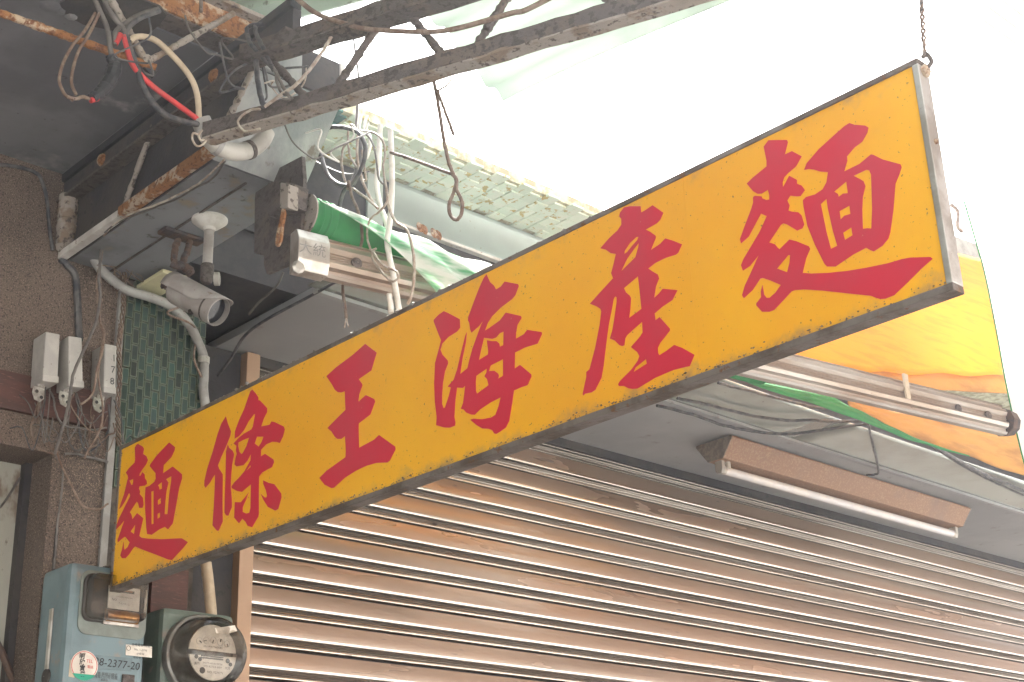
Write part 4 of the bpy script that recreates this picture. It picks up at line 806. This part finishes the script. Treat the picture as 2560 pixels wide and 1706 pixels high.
rag_bar(J0, J1, .028, .004, 'rustpale', 'chord_flange', jo)
rag_bar(J0 + V((0, 0, .014)) + jn * .012, J1 + V((0, 0, .014)) + jn * .012, .004, .026, 'rustdark', 'chord_web', jo)
rag_bar(J0 + V((0, 0, .012)) - jn * .013, J1 + V((0, 0, .012)) - jn * .013, .004, .018, 'rustdark', 'chord_web', jo)
Ua, Ub = U - ud * .07, U + ud * 2.2
rag_bar(Ua, Ub, .006, .050, 'rustdark', 'upper_chord_web', jo)
rag_bar(Ua + V((0, 0, -.026)) + jn * .016, Ub + V((0, 0, -.026)) + jn * .016, .036, .005, 'rustdark', 'upper_chord_flange', jo)
for a, b_, r_ in (((190, 420), (600, 875), .0062), ((1240, 90), (760, 815), .0070), ((1370, 50), (1770, 555), .0070), ((2250, -30), (1925, 480), .0070), ((2830, -300), (3180, 105), .0070), ((3450, -40), (3330, 40), .007)):
    rough_bar(jp(*z2(a)[0]), jp(*z2(b_)[0]), r_, 8, 30, .22).build('zigzag_rod', 'rustdark', jo, smooth=60)
for q, s in (((1280, 60), .026), ((1380, 70), .022), ((760, 820), .014), ((600, 870), .012)):
    MB().lathe(jp(*z2(q)[0]), jn, [(-.012, .001), (-.008, s * .7), (.0, s), (.008, s * .6), (.012, .001)], 8).build('weld_lump', 'rustdark', jo)
# second joist, cut short, near the ceiling
k0, k1 = at(*z1((-300, 5))[0], 'z', 2.86), at(*z1((1310, 570))[0], 'z', 2.86)
j2 = thing('cut_joist', k1, 'orange rusted joist bar cut off under the grey ceiling at the upper left', 'steel joist')
rough_bar(k0, k1, .0065, 8, 60, .18).build('chord_bar', 'rust', j2, smooth=60)
kn = (k1 - k0).normalized().cross(V((0, 0, 1))).normalized()
def kp(px, py): return on_plane(px, py, k1, kn)
rough_bar(kp(*z1((900, -60))[0]), kp(*z1((1220, 510))[0]), .0060, 8, 30, .15).build('zigzag_rod', 'rustpale', j2, smooth=60)
rough_bar(kp(*z1((1960, 115))[0]), kp(*z1((1245, 515))[0]), .0055, 8, 30, .15).build('zigzag_rod', 'rustpale', j2, smooth=60)
MB().prism([kp(*q) for q in z1((1210, 560), (1330, 600), (1290, 650), (1250, 610))], (0, .006, 0)).build('torn_tape', 'black', j2)
MB().lathe(kp(*z1((1230, 510))[0]), kn, [(-.01, .001), (-.006, .009), (.006, .009), (.01, .001)], 8).build('weld_lump', 'rustpale', j2)
cable('hook_rod', 'rustdark', [at(*q, 'y', 1.62) for q in z1((1685, -40), (1688, 40), (1685, 100))], .003, 'short dark hook rod hanging from the orange channel', 'rod')
# thin iron stay crossing in front of the joist
cable('sagging_cable', 'wbrown', [jp(*q) - jn * .03 * -1 for q in z2((440, -20), (560, 70), (700, 180), (830, 240), (980, 285), (1100, 320), (1300, 340), (1580, 352), (1780, 345), (2000, 300), (2350, 200), (2480, 170), (2830, -10))], .0042, 'brown cable sagging across the lattice joist', 'cable', n=8)

# corrugated roof over the joists
RZ = 3.085
S0 = at(694, 78, 'z', RZ); S1 = at(985, 0, 'z', RZ); rdv = (S1 - S0).normalized()
def ribs(v, pitch=.10):
    t = (v % pitch) / pitch
    return .014 if t < .10 else (.014 * (1 - (t - .10) / .06) if t < .16 else (0 if t < .94 else .014 * (t - .94) / .06))
rf = MB(); nv = 400
rf.grid(lambda u, v: S0 + rdv * (1.05 * u) + V((-5.0 * v, 0, ribs(5.0 * v))), 3, nv)
ro = rf.build('roof_sheet', 'roofgreen', None, solid=.002); tag(ro, 'green corrugated metal roof sheet above the joists', 'roof')
shade_roof = MB().grid(lambda u, v: V((.45 - 5.4 * v, .93 - 2.6 * u, RZ + ribs(5.4 * v))), 3, 400).build('roof_sheet', 'roofgreen', None, solid=.002)  # out of view, added to shade the girder and pillar
tag(shade_roof, 'unseen green corrugated roof sheet added to shade the left side', 'roof')
# translucent sheet
c0, c1, c2_ = at(1070, 30, 'z', 3.16), at(1256, 255, 'z', 3.16), at(1822, 0, 'z', 3.16)
e1 = (c2_ - c1); e2 = (c0 - c1)
MBt = MB().grid(lambda u, v: c1 + e1 * (1.3 * u) + e2 * (1.02 * v) + V((0, 0, .012 * math.sin(v * math.pi * 6) + .006 * math.sin(u * 5))), 10, 60)
to = MBt.build('plastic_roof_sheet', 'ctrans', None, smooth=60, solid=.0015); tag(to, 'pale translucent corrugated plastic roof sheet above the joist', 'roof')
# far tiled edge at the top right corner
EZ = 3.90
e0, e3 = at(2325, -5, 'z', EZ), at(2560, 163, 'z', EZ)
EY = (e0.y + e3.y) / 2
edg = thing('facing_canopy', (5, EY, EZ), 'pale tiled canopy edge in the top right corner against the sky', 'canopy')
MB().box((2.2, EY - 3.6, EZ + .004), (11, EY - .003, EZ + .06)).build('slab', 'palegrout', edg)  # unseen depth behind the edge added to block sky from shutter reflections
et = MB().box((-.0415, -.0205, -.003), (.0415, .0205, .003)).build('tile', 'paletile', edg, bevel=.0012)
first = True
for i in range(22):
    for j in range(9):
        o = et if first else copy_of(et, (0, 0, 0), edg); first = False
        o.location = V((2.3 + .084 * (i + (.5 if j % 2 else 0)), EY - .0215 - .0425 * j, EZ + .002)) - edg.location
MB().box((2.205, EY - 3.595, EZ + .0), (11, EY - .0425 * 9 - .003, EZ + .0038)).build('reflection_screen', 'brownscreen', edg)  # unseen underside added to give the shutter a dim brown reflection

# ------------------------------------------------------------------ awning
AYL = 1.87
aw = thing('awning', (2.7, AYL, 2.85), 'rolled awning with green and yellow canvas and an aluminium front bar', 'awning')
b0 = (at(752, 592, 'y', AYL) + at(760, 690, 'y', AYL)) / 2
zbar = b0.z
tr_pt, br_pt = at(2508, 1018, 'z', zbar + .045), at(2490, 1092, 'z', zbar - .045)
b1_ = (tr_pt + br_pt) / 2; b1_.z = zbar
bdv = (b1_ - b0).normalized(); bnv = V((bdv.y, -bdv.x, 0)); bnv = bnv if bnv.y < 0 else -bnv
# extruded bar profile (out, up)
H_ = .0365
prof_b = [(0, -H_), (.014, -H_), (.018, -H_ * .86), (.013, -H_ * .80), (.013, -H_ * .62), (.022, -H_ * .55), (.026, -H_ * .34), (.024, -H_ * .22), (.020, -H_ * .20), (.020, -H_ * .12), (.0185, -H_ * .11), (.0185, -H_ * .07), (.020, -H_ * .06), (.020, 0), (.0185, .01 * H_), (.0185, H_ * .05), (.020, H_ * .06), (.020, H_ * .14), (.0185, H_ * .15), (.0185, H_ * .19), (.021, H_ * .2), (.026, H_ * .42), (.022, H_ * .66), (.012, H_ * .8), (.012, H_ * .9), (.016, H_ * .92), (.015, H_), (0, H_)]
MB().prism([b0 + bdv * .035 + bnv * o + V((0, 0, u)) for o, u in prof_b], bdv * ((b1_ - b0).length - .035)).build('front_bar', 'alu', aw)
cap = MB().prism([b0 - bdv * .022 + bnv * (o * 1.15 + (0 if o else -.004)) + V((0, 0, u * 1.06)) for o, u in ((0, -H_), (.02, -H_), (.026, -H_ * .5), (.026, H_ * .5), (.018, H_), (0, H_))], bdv * .060).build('end_cap', 'galv', aw, bevel=.002)
text_mesh('cap_lettering', '大統', .026, 'pvc', cap, b0 + bdv * .004 + bnv * .0302, bdv, V((0, 0, 1)), .0006)
for px, py in ((805, 641), (891, 659), (2395, 1022), (2470, 1039)):
    p = on_plane(px, py, b0 + bnv * .021, bnv); MB().lathe(p, bnv, [(0, .0105), (.003, .010), (.006, .006), (.006, .001)], 12).build('bolt', 'rustdark', aw, smooth=40)
p = on_plane(2265, 962, b0 + bnv * .024, bnv); MB().box(p + V((-.008, -.003, -.035)), p + V((.008, .002, .025))).build('tan_tape', 'wcream', aw)
MB().lathe(on_plane(741, 672, b0 + bnv * .02, bnv), bnv, [(0, .012), (.008, .012), (.012, .007), (.012, .001)], 8).build('pivot_bolt', 'galv', aw, smooth=30)
# bracket plate
XB = 1.305
plate = [at(*q, 'x', XB) for q in z6((440, 400), (452, 560), (440, 780), (425, 960), (385, 1110), (350, 1180), (290, 1195), (190, 1240), (170, 1180), (170, 1110), (100, 1090), (105, 700), (115, 620), (250, 500))]
MB().prism(plate, (.008, 0, 0)).build('bracket_plate', 'rustdark', aw, bevel=.001)
hold = [at(*q, 'x', XB - .03) for q in z6((200, 590), (290, 575), (390, 600), (380, 760), (320, 790), (250, 790), (200, 830), (160, 700))]
MB().prism(hold, (.03, 0, 0)).build('gear_box', 'rustdark', aw, bevel=.003)
MB().prism([at(*q, 'x', XB - .05) for q in z6((285, 585), (345, 600), (340, 770), (280, 770))], (.022, 0, 0)).build('gear_head', 'rustpale', aw, bevel=.003)
cable('crank_eye', 'rust', [at(*q, 'x', XB - .045) for q in z6((310, 780), (295, 850), (272, 950), (262, 1020), (275, 1035), (292, 1000), (303, 900), (318, 820), (312, 785))], .0032, parent=aw, n=8)
# canvas roll
rc0 = at(*z6((470, 830))[0], 'x', XB + .012); rr_ = .034
rdir = V((1, -.02, 0)).normalized()
MB().tube([rc0 + rdir * (1.25 * i / 30) + V((0, 0, -.02 * math.sin(i / 30 * math.pi))) for i in range(31)], rr_, 28).build('canvas_roll', 'cgreen', aw, smooth=50)
for i in range(3):
    MB().lathe(rc0 + rdir * (.012 + .014 * i), rdir, [(0, rr_ * 1.006 + .002), (.004, rr_ + .0028), (.006, rr_ + .001)], 28).build('roll_edge', 'cgreen', aw, smooth=50)
MB().lathe(rc0 + rdir * -.004, rdir, [(0, .001), (0, rr_ * 1.18), (.003, rr_ * 1.18), (.003, .001)], 28).build('roll_disc', 'rustpale', aw)
# front fold of white and green canvas: from the roll down over the bar
fa0, fa1 = on_plane(*z6((590, 725))[0], rc0 + V((0, -rr_, 0)), V((0, 1, 0))), on_plane(*z6((1385, 1365))[0], b0 + bnv * .05, bnv)
fdir = fa1 - fa0
MB().grid(lambda u, v: fa0 + fdir * (v * 1.08) + rdir * (.85 * u * (1 - .2 * v)) + V((0, -.02 * math.sin(v * 3.1) + .004 * math.sin(u * 40), .004 * math.sin(u * 31 + v * 4) - .03 * u * (1 - v))), 40, 14).build('canvas_fold', 'clight', aw, smooth=60, solid=.001)
# sagging canvas behind the bar at the right: yellow above, shadowed roll painted tan, green and orange below
def sag(name, m, pts_top, pts_bot, y_t, y_b, bulge, n=24, wav=.004):
    T_ = smooth_path([at(*q, 'y', y_t) for q in pts_top], 8); B_ = smooth_path([at(*q, 'y', y_b) for q in pts_bot], 8)
    def pick(L_, u): f_ = u * (len(L_) - 1); i = min(int(f_), len(L_) - 2); return L_[i].lerp(L_[i + 1], f_ - i)
    return MB().grid(lambda u, v: pick(T_, u).lerp(pick(B_, u), v) + V((0, -bulge * math.sin(math.pi * v) + wav * math.sin(u * 23 + v * 6) + wav * .6 * math.sin(v * 17 + u * 5), wav * math.sin(u * 31 + v * 3))), n * 2, 24).build(name, m, aw, smooth=60, solid=.001)
sag('yellow_canvas', 'cyellow', ((1950, 560), (2200, 600), (2470, 650)), ((1950, 905), (2180, 930), (2505, 940)), 1.88, 1.76, .02, wav=.003)
sag('shaded_roll', 'corange', ((1960, 900), (2200, 925), (2510, 930)), ((1960, 925), (2200, 965), (2520, 985)), 1.79, 1.80, .010, wav=.0006)  # tan colour stands for the shade on the canvas's lower roll
sag('green_stripe', 'cgreen', ((1850, 946), (2055, 986), (2131, 1019), (2219, 1063), (2301, 1101), (2415, 1139)), ((1870, 959), (2055, 1019), (2164, 1057), (2246, 1090), (2328, 1117), (2425, 1143)), 1.885, 1.88, .003, wav=.001)
sag('orange_stripe', 'corange', ((2100, 985), (2300, 1040), (2575, 1090)), ((2120, 1015), (2219, 1064), (2301, 1102), (2415, 1140), (2580, 1198)), 1.895, 1.89, .005, wav=.002)
MB().lathe(b1_ + bdv * .01, bdv, [(0, .001), (0, .035), (.03, .030), (.035, .001)], 9).build('far_end_joint', 'spider', aw)
# grey cover box and rusty bracket peeping out at the right of the sign
gp0, gp1 = at(2385, 590, 'y', 1.95), at(2470, 640, 'y', 1.95)
mbx = thing('awning_cover_end', gp0, 'grey weathered cover end with rusty hook right of the sign edge', 'cover')
MB().prism([at(*q, 'y', 1.95) for q in ((2370, 585), (2440, 610), (2460, 672), (2370, 640))], (0, .06, 0)).build('cover', 'pvc', mbx)
cable('hook', 'wbrown', [at(*q, 'y', 1.93) for q in ((2378, 512), (2395, 530), (2394, 565), (2405, 580))], .006, parent=mbx)

# hanging white sheet at the right edge
wp_t = [at(*q, 'y', 1.58) for q in ((2408, 500), (2437, 600), (2462, 690), (2490, 830), (2512, 950), (2540, 1080), (2580, 1240))]
Wp = smooth_path(wp_t, 6)
MBs = MB(); nW = len(Wp)
def wsh(u, v):
    f_ = v * (nW - 1); i = min(int(f_), nW - 2); p = Wp[i].lerp(Wp[i + 1], f_ - i); return p + V((.75 * u, -.12 * u + .012 * math.sin(u * 26) * (.3 + v), .16 * u))
MBs.grid(wsh, 40, 40); ws = MBs.build('white_sheet', 'csheet', None, smooth=60, solid=.001)
tag(ws, 'bright white plastic sheet hanging at the right edge of the view', 'sheet')
cable('sheet_piping', 'cgreen', [p + V((-.002, -.002, 0)) for p in Wp], .002, parent=ws, n=6)

# ------------------------------------------------------------------ fluorescent lamp
LZ = 2.812
def lp(px, py, z): return at(px, py, 'z', z)
z17 = Zm(1700, 1040, .255)
A0, A1 = lp(*z17((505, 192))[0], LZ - .004), lp(2430, 1270, LZ - .004)
ldir = V((1, 0, 0)); LL = A1.x - A0.x
yN = A0.y; yF = lp(*z17((145, 300))[0], LZ - .004).y
lamp = thing('fluorescent_lamp', (A0.x + LL / 2, (yN + yF) / 2, LZ), 'brown fluorescent lamp with a white tube fixed under the grey soffit', 'lamp')
ym = (yN + yF) / 2; hw_ = (yF - yN) / 2; dz = .060
pr = [(yN, LZ - .003), (yF, LZ - .003), (yF, LZ - .009), (ym + hw_ * .42, LZ - dz), (ym - hw_ * .42, LZ - dz), (yN, LZ - .009)]
MB().prism([(A0.x + .003, y, z) for y, z in pr], (LL - .006, 0, 0)).build('housing', 'lampbody', lamp, bevel=.001)
for x in (A0.x, A1.x - .003):
    MB().prism([(x, y, z) for y, z in pr], (.003, 0, 0)).build('end_plate', 'lampend', lamp)
tz = LZ - dz - .024
for x in (A0.x + .012, A1.x - .026):
    sk = [V((x, ym + a_, z)) for a_, z in ((-.013, LZ - dz), (.013, LZ - dz), (.013, tz - .002), (.008, tz - .013), (-.008, tz - .013), (-.013, tz - .002))]
    MB().prism(sk, (.014, 0, 0)).build('tube_socket', 'pvcw', lamp, bevel=.002)
MB().tube([(A0.x + .026, ym, tz), (A1.x - .026, ym, tz)], .0125, 20).build('tube', 'tube', lamp, smooth=60)
for x in (A0.x + .026, A1.x - .036):
    MB().tube([(x, ym, tz), (x + .01, ym, tz)], .0129, 20).build('tube_cap', 'galv', lamp, smooth=60)
MB().lathe(V((A0.x + .045, ym - .008, LZ - dz)), (0, 0, -1), [(0, .008), (.020, .008), (.022, .001)], 12).build('starter', 'white', lamp, smooth=50)
# wires across the soffit
zd = Zm(1400, 900, .51396)
def ws_(lab, pts, r=.0042, z=2.796): return cable('soffit_wire', 'wblack', [at(*q, 'z', z) for q in pts], r, lab, 'wire', wob=.0005)
ws_('upper dark wire sagging across the soffit under the awning bar', zd((770, 112), (900, 145), (1050, 185), (1200, 222), (1320, 240)), .004)
ws_('middle dark wire sagging across the soffit above the lamp', zd((570, 188), (730, 220), (900, 265), (1100, 295), (1220, 293), (1350, 300), (1470, 293)))
ws_('lower dark wire sagging across the soffit above the lamp', zd((470, 222), (640, 265), (800, 320), (960, 350), (1100, 360), (1250, 345), (1380, 325), (1500, 310)))
ws_('dark wire dropping from the soffit edge to the lamp', zd((1500, 312), (1512, 370), (1530, 450), (1548, 548), (1490, 560)), .0035)
ws_('dark cables curving down the soffit at the right edge', zd((1800, 405), (1900, 470), (2050, 550), (2257, 640)), .006)
ws_('thin second cable curving down the soffit at the right edge', zd((1830, 430), (1950, 510), (2100, 590), (2257, 660)), .004)
# dark cables in the gap left of the soffit
def gapw(lab, pts, r, x, m='wblack'): return cable('gap_wire', m, [at(*q, 'x', x) for q in pts], r, lab, 'wire')
gapw('dark cable running along the left end of the grey soffit', z6((700, 1290), (480, 1410), (200, 1560)) + [(612, 840), (575, 900), (545, 940)], .0035, 1.645)
gapw('thin grey wire hanging in the dark gap beside the security camera', z6((310, 1230), (260, 1330), (130, 1450), (65, 1530)), .0025, 1.58, 'wgrey')

# ------------------------------------------------------------------ loose wires above the sign
def lw(lab, m, pts, r, x=1.46, cat='wire', name='loose_wire', n=8): return cable(name, m, [at(*q, 'x', x) for q in pts], r, lab, cat, n=n, wob=.0002)
lw('left of two thick white cables dropping behind the sign', 'wwhite', z6((1000, 180), (990, 420), (975, 600), (1000, 760), (1045, 880), (1060, 1050), (1055, 1200), (1050, 1300), (1065, 1400), (1078, 1520)), .0050, 1.47)
lw('right of two thick white cables dropping behind the sign', 'wwhite', z6((1073, 220), (1080, 420), (1083, 600), (1075, 800), (1060, 930), (1050, 1020), (1075, 1160), (1095, 1260), (1135, 1500)), .0052, 1.44)
lw('bright thin cable hanging above the black cable ring', 'wwhite', z6((838, 40), (832, 130), (842, 230), (835, 320)), .0032, 1.47)
lw('second bright thin cable hanging above the black cable ring', 'wwhite', z6((905, 110), (890, 190), (925, 260), (925, 340), (900, 420)), .0034, 1.48)
lw('bright cable twisted into the wire bundle above the ring', 'wwhite', z6((870, 100), (850, 200), (880, 240), (915, 160)), .0028, 1.46)
lw('black cable ring with a frayed end hanging above the sign', 'wblack', z6((780, 615), (700, 600), (630, 540), (585, 430), (553, 300), (575, 235), (650, 195), (760, 200), (850, 240), (892, 330), (885, 430), (850, 520), (800, 590), (740, 650), (710, 750), (690, 850), (660, 900), (632, 935)), .0042, 1.42, 'cable')
lw('brown wire dangling with bare split ends in front of the awning bar', 'wbrown', z6((770, 640), (775, 580), (795, 680), (840, 790), (870, 950), (850, 1080), (770, 1230), (735, 1300), (735, 1380), (750, 1480), (757, 1560)), .0028, 1.41)
lw('left bare strand below the dangling brown wire', 'wpale', z6((757, 1555), (748, 1600), (745, 1625)), .0012, 1.41)
lw('right bare strand below the dangling brown wire', 'wpale', z6((757, 1555), (768, 1600), (775, 1620)), .0012, 1.41)
lw('narrow pale wire loop inside the black cable ring', 'wpale', z6((850, 230), (800, 180), (775, 200), (770, 300), (785, 400), (830, 480)), .0022, 1.43)
lw('pale wire bent at the left inside the black cable ring', 'wpale', z6((760, 310), (735, 350), (725, 450), (738, 540), (760, 610)), .0024, 1.44)
lw('long pale wire winding down around the white cables', 'wpale', z6((860, 220), (960, 240), (1020, 300), (1035, 400), (1020, 480), (1045, 640), (1050, 720), (1000, 790), (930, 850), (905, 940), (920, 1040), (960, 1100), (1000, 1160), (1060, 1200), (1110, 1220), (1130, 1260), (1090, 1295), (1030, 1250), (950, 1140), (945, 1080), (970, 1060)), .0020, 1.41)
lw('pale wire bowing right of the white cables down to the sign', 'wpale', z6((1045, 640), (1060, 760), (1110, 870), (1190, 930), (1230, 1060), (1242, 1180), (1240, 1290), (1220, 1400), (1195, 1460)), .0026, 1.43)
lw('pale wire slanting from the bundle to the white cables', 'wpale', z6((800, 630), (900, 700), (985, 775)), .0026, 1.42)
lw('thin wire hanging down through the middle of the bundle', 'wpale', z6((840, 250), (835, 400), (860, 540), (900, 640), (950, 740)), .0026, 1.43)
lw('wire loop right of the bundle inside the black ring', 'wpale', z6((870, 360), (885, 470), (898, 570), (870, 560), (855, 470)), .0022, 1.44)
lw('grey wire curving right of the bundle', 'wgrey', z6((900, 240), (950, 320), (975, 450), (990, 560), (1020, 600)), .0020, 1.45)
lw('thick dark tail inside the wire bundle', 'wblack', z6((850, 270), (850, 400), (835, 520), (800, 600)), .0065, 1.45)
lw('brown stiff wire sticking out to the hanging loop', 'wbrown', z6((1075, 375), (1200, 415), (1350, 470), (1510, 528)), .0030, 1.42)
lw('brown wire noose hanging from the joist', 'wbrown', z2((1720, 520), (1690, 490), (1645, 540), (1630, 680), (1650, 800)) + z6((1440, 200), (1462, 330), (1500, 480), (1540, 570), (1545, 640), (1583, 730), (1575, 820), (1540, 855), (1500, 820), (1490, 750), (1525, 650), (1545, 570), (1510, 525)), .0028, 1.27)
lw('loose end of wire beside the hanging noose', 'wbrown', z2((1655, 760), (1690, 850), (1740, 990), (1792, 1130)), .0024, 1.27)
lw('thin wire curl tied to the joist beside the noose', 'wpale', z2((1655, 765), (1740, 715), (1778, 660)), .0016, 1.27)
lw('thin grey wire crossing down from the girder end to the dark recess', 'wgrey', z2((240, 1120), (420, 1240), (600, 1340), (760, 1420), (900, 1465), (1090, 1440)), .0018, 1.45)
lw('short wires tied left of the black cable ring', 'wpale', z2((570, 1020), (610, 1090), (660, 1140)), .0022, 1.42)
lw('black cable tail hanging below the joist end', 'wblack', z2((310, 1090), (325, 1180), (322, 1300)), .0042, 1.30)
lw('grey thin upright wire against the sky beside the joist', 'wgrey', z2((950, 300), (965, 420), (990, 600), (1000, 740), (985, 900), (975, 1060)), .0022, 1.44)
def jw(lab, m, pts, r): return cable('joist_wire', m, [jp(*q) + jn * .02 for q in pts], r, lab, 'wire', n=8, wob=.0003)
jw('left black wire hanging in the joist end', 'wblack', z2((250, 260), (160, 265), (115, 310), (150, 420), (240, 530), (330, 620)), .0036)
jw('right black wire hanging in the joist end', 'wblack', z2((185, 270), (195, 340), (250, 450), (300, 560), (340, 640)), .0036)
jw('black wire straight down behind the joist end', 'wblack', z2((195, 520), (205, 680), (230, 830), (260, 950)), .0046)
jw('twisted grey wire knot in the joist end', 'wgrey', z2((340, 620), (390, 720), (430, 800), (480, 880), (420, 885)), .0028)
jw('second strand of the twisted wire knot', 'wgrey', z2((360, 640), (370, 740), (410, 830), (460, 850), (500, 885)), .0026)
jw('pale double wire slanting across the whitewashed girder end', 'wpale', z2((820, 360), (760, 470), (640, 640), (520, 770), (400, 850), (270, 945)), .0030)
jw('thin wire tied around the joist end', 'wpale', z2((230, 965), (150, 975), (60, 1040), (50, 1100), (110, 1150), (230, 1130)), .0020)

# ------------------------------------------------------------------ added veil imitating lens glare
hz = MB().box((-33, -33, -1.2), (33, 33, 4.2)).build('glare_veil', 'dark'); stuff(hz)
hm = bpy.data.materials.new('glare_volume'); hm.use_nodes = True; hn = hm.node_tree; hn.nodes.clear()
ho = hn.nodes.new('ShaderNodeOutputMaterial'); hv = hn.nodes.new('ShaderNodeVolumePrincipled')
hv.inputs['Color'].default_value = (.93, .94, 1, 1); hv.inputs['Density'].default_value = .0095; hv.inputs['Anisotropy'].default_value = .78
hn.links.new(hv.outputs[0], ho.inputs['Volume']); hz.data.materials.clear(); hz.data.materials.append(hm)
tag(hz, 'added thin veil imitating lens glare over the whole scene', 'glare_veil')

# more thin tangled wires around the girder end and the ceiling hole
def tangle(lab, m, p0, p1, sag_, r, y):
    a, b_ = at(*z2(p0)[0], 'y', y), at(*z2(p1)[0], 'y', y)
    pts = [a.lerp(b_, i / 6) + V((random.gauss(0, .012), random.gauss(0, .01), -sag_ * math.sin(math.pi * i / 6) + random.gauss(0, .008))) for i in range(7)]
    return cable('tangled_wire', m, pts, r, lab, 'wire', n=6)
for lab, m, p0, p1, sg, r in (
    ('thin black wire drooping from the upper joist chord to its left end', 'wblack', (90, 330), (480, 560), .05, .0020),
    ('thin black wire looping below the joist end knot', 'wblack', (150, 470), (330, 900), .02, .0018),
    ('pale thin wire drooping behind the joist end', 'wpale', (200, 620), (640, 560), .05, .0014),
    ('thin grey wire strung from the joist end to the white cables', 'wgrey', (300, 900), (980, 1080), .06, .0015),
    ('thin white wire curving below the joist before the green tiles', 'wwhite', (560, 1030), (1000, 1100), .05, .0016),
    ('thin black wire hanging left of the whitewashed girder end', 'wblack', (-250, 420), (150, 560), .06, .0018),
    ('grey wire swinging below the orange channel', 'wgrey', (-420, 120), (60, 330), .05, .0016),
    ('thin dark wire hanging beside the cut joist end', 'wblack', (-900, 160), (-760, 620), .03, .0016)):
    tangle(lab, m, p0, p1, sg, r, 1.74)
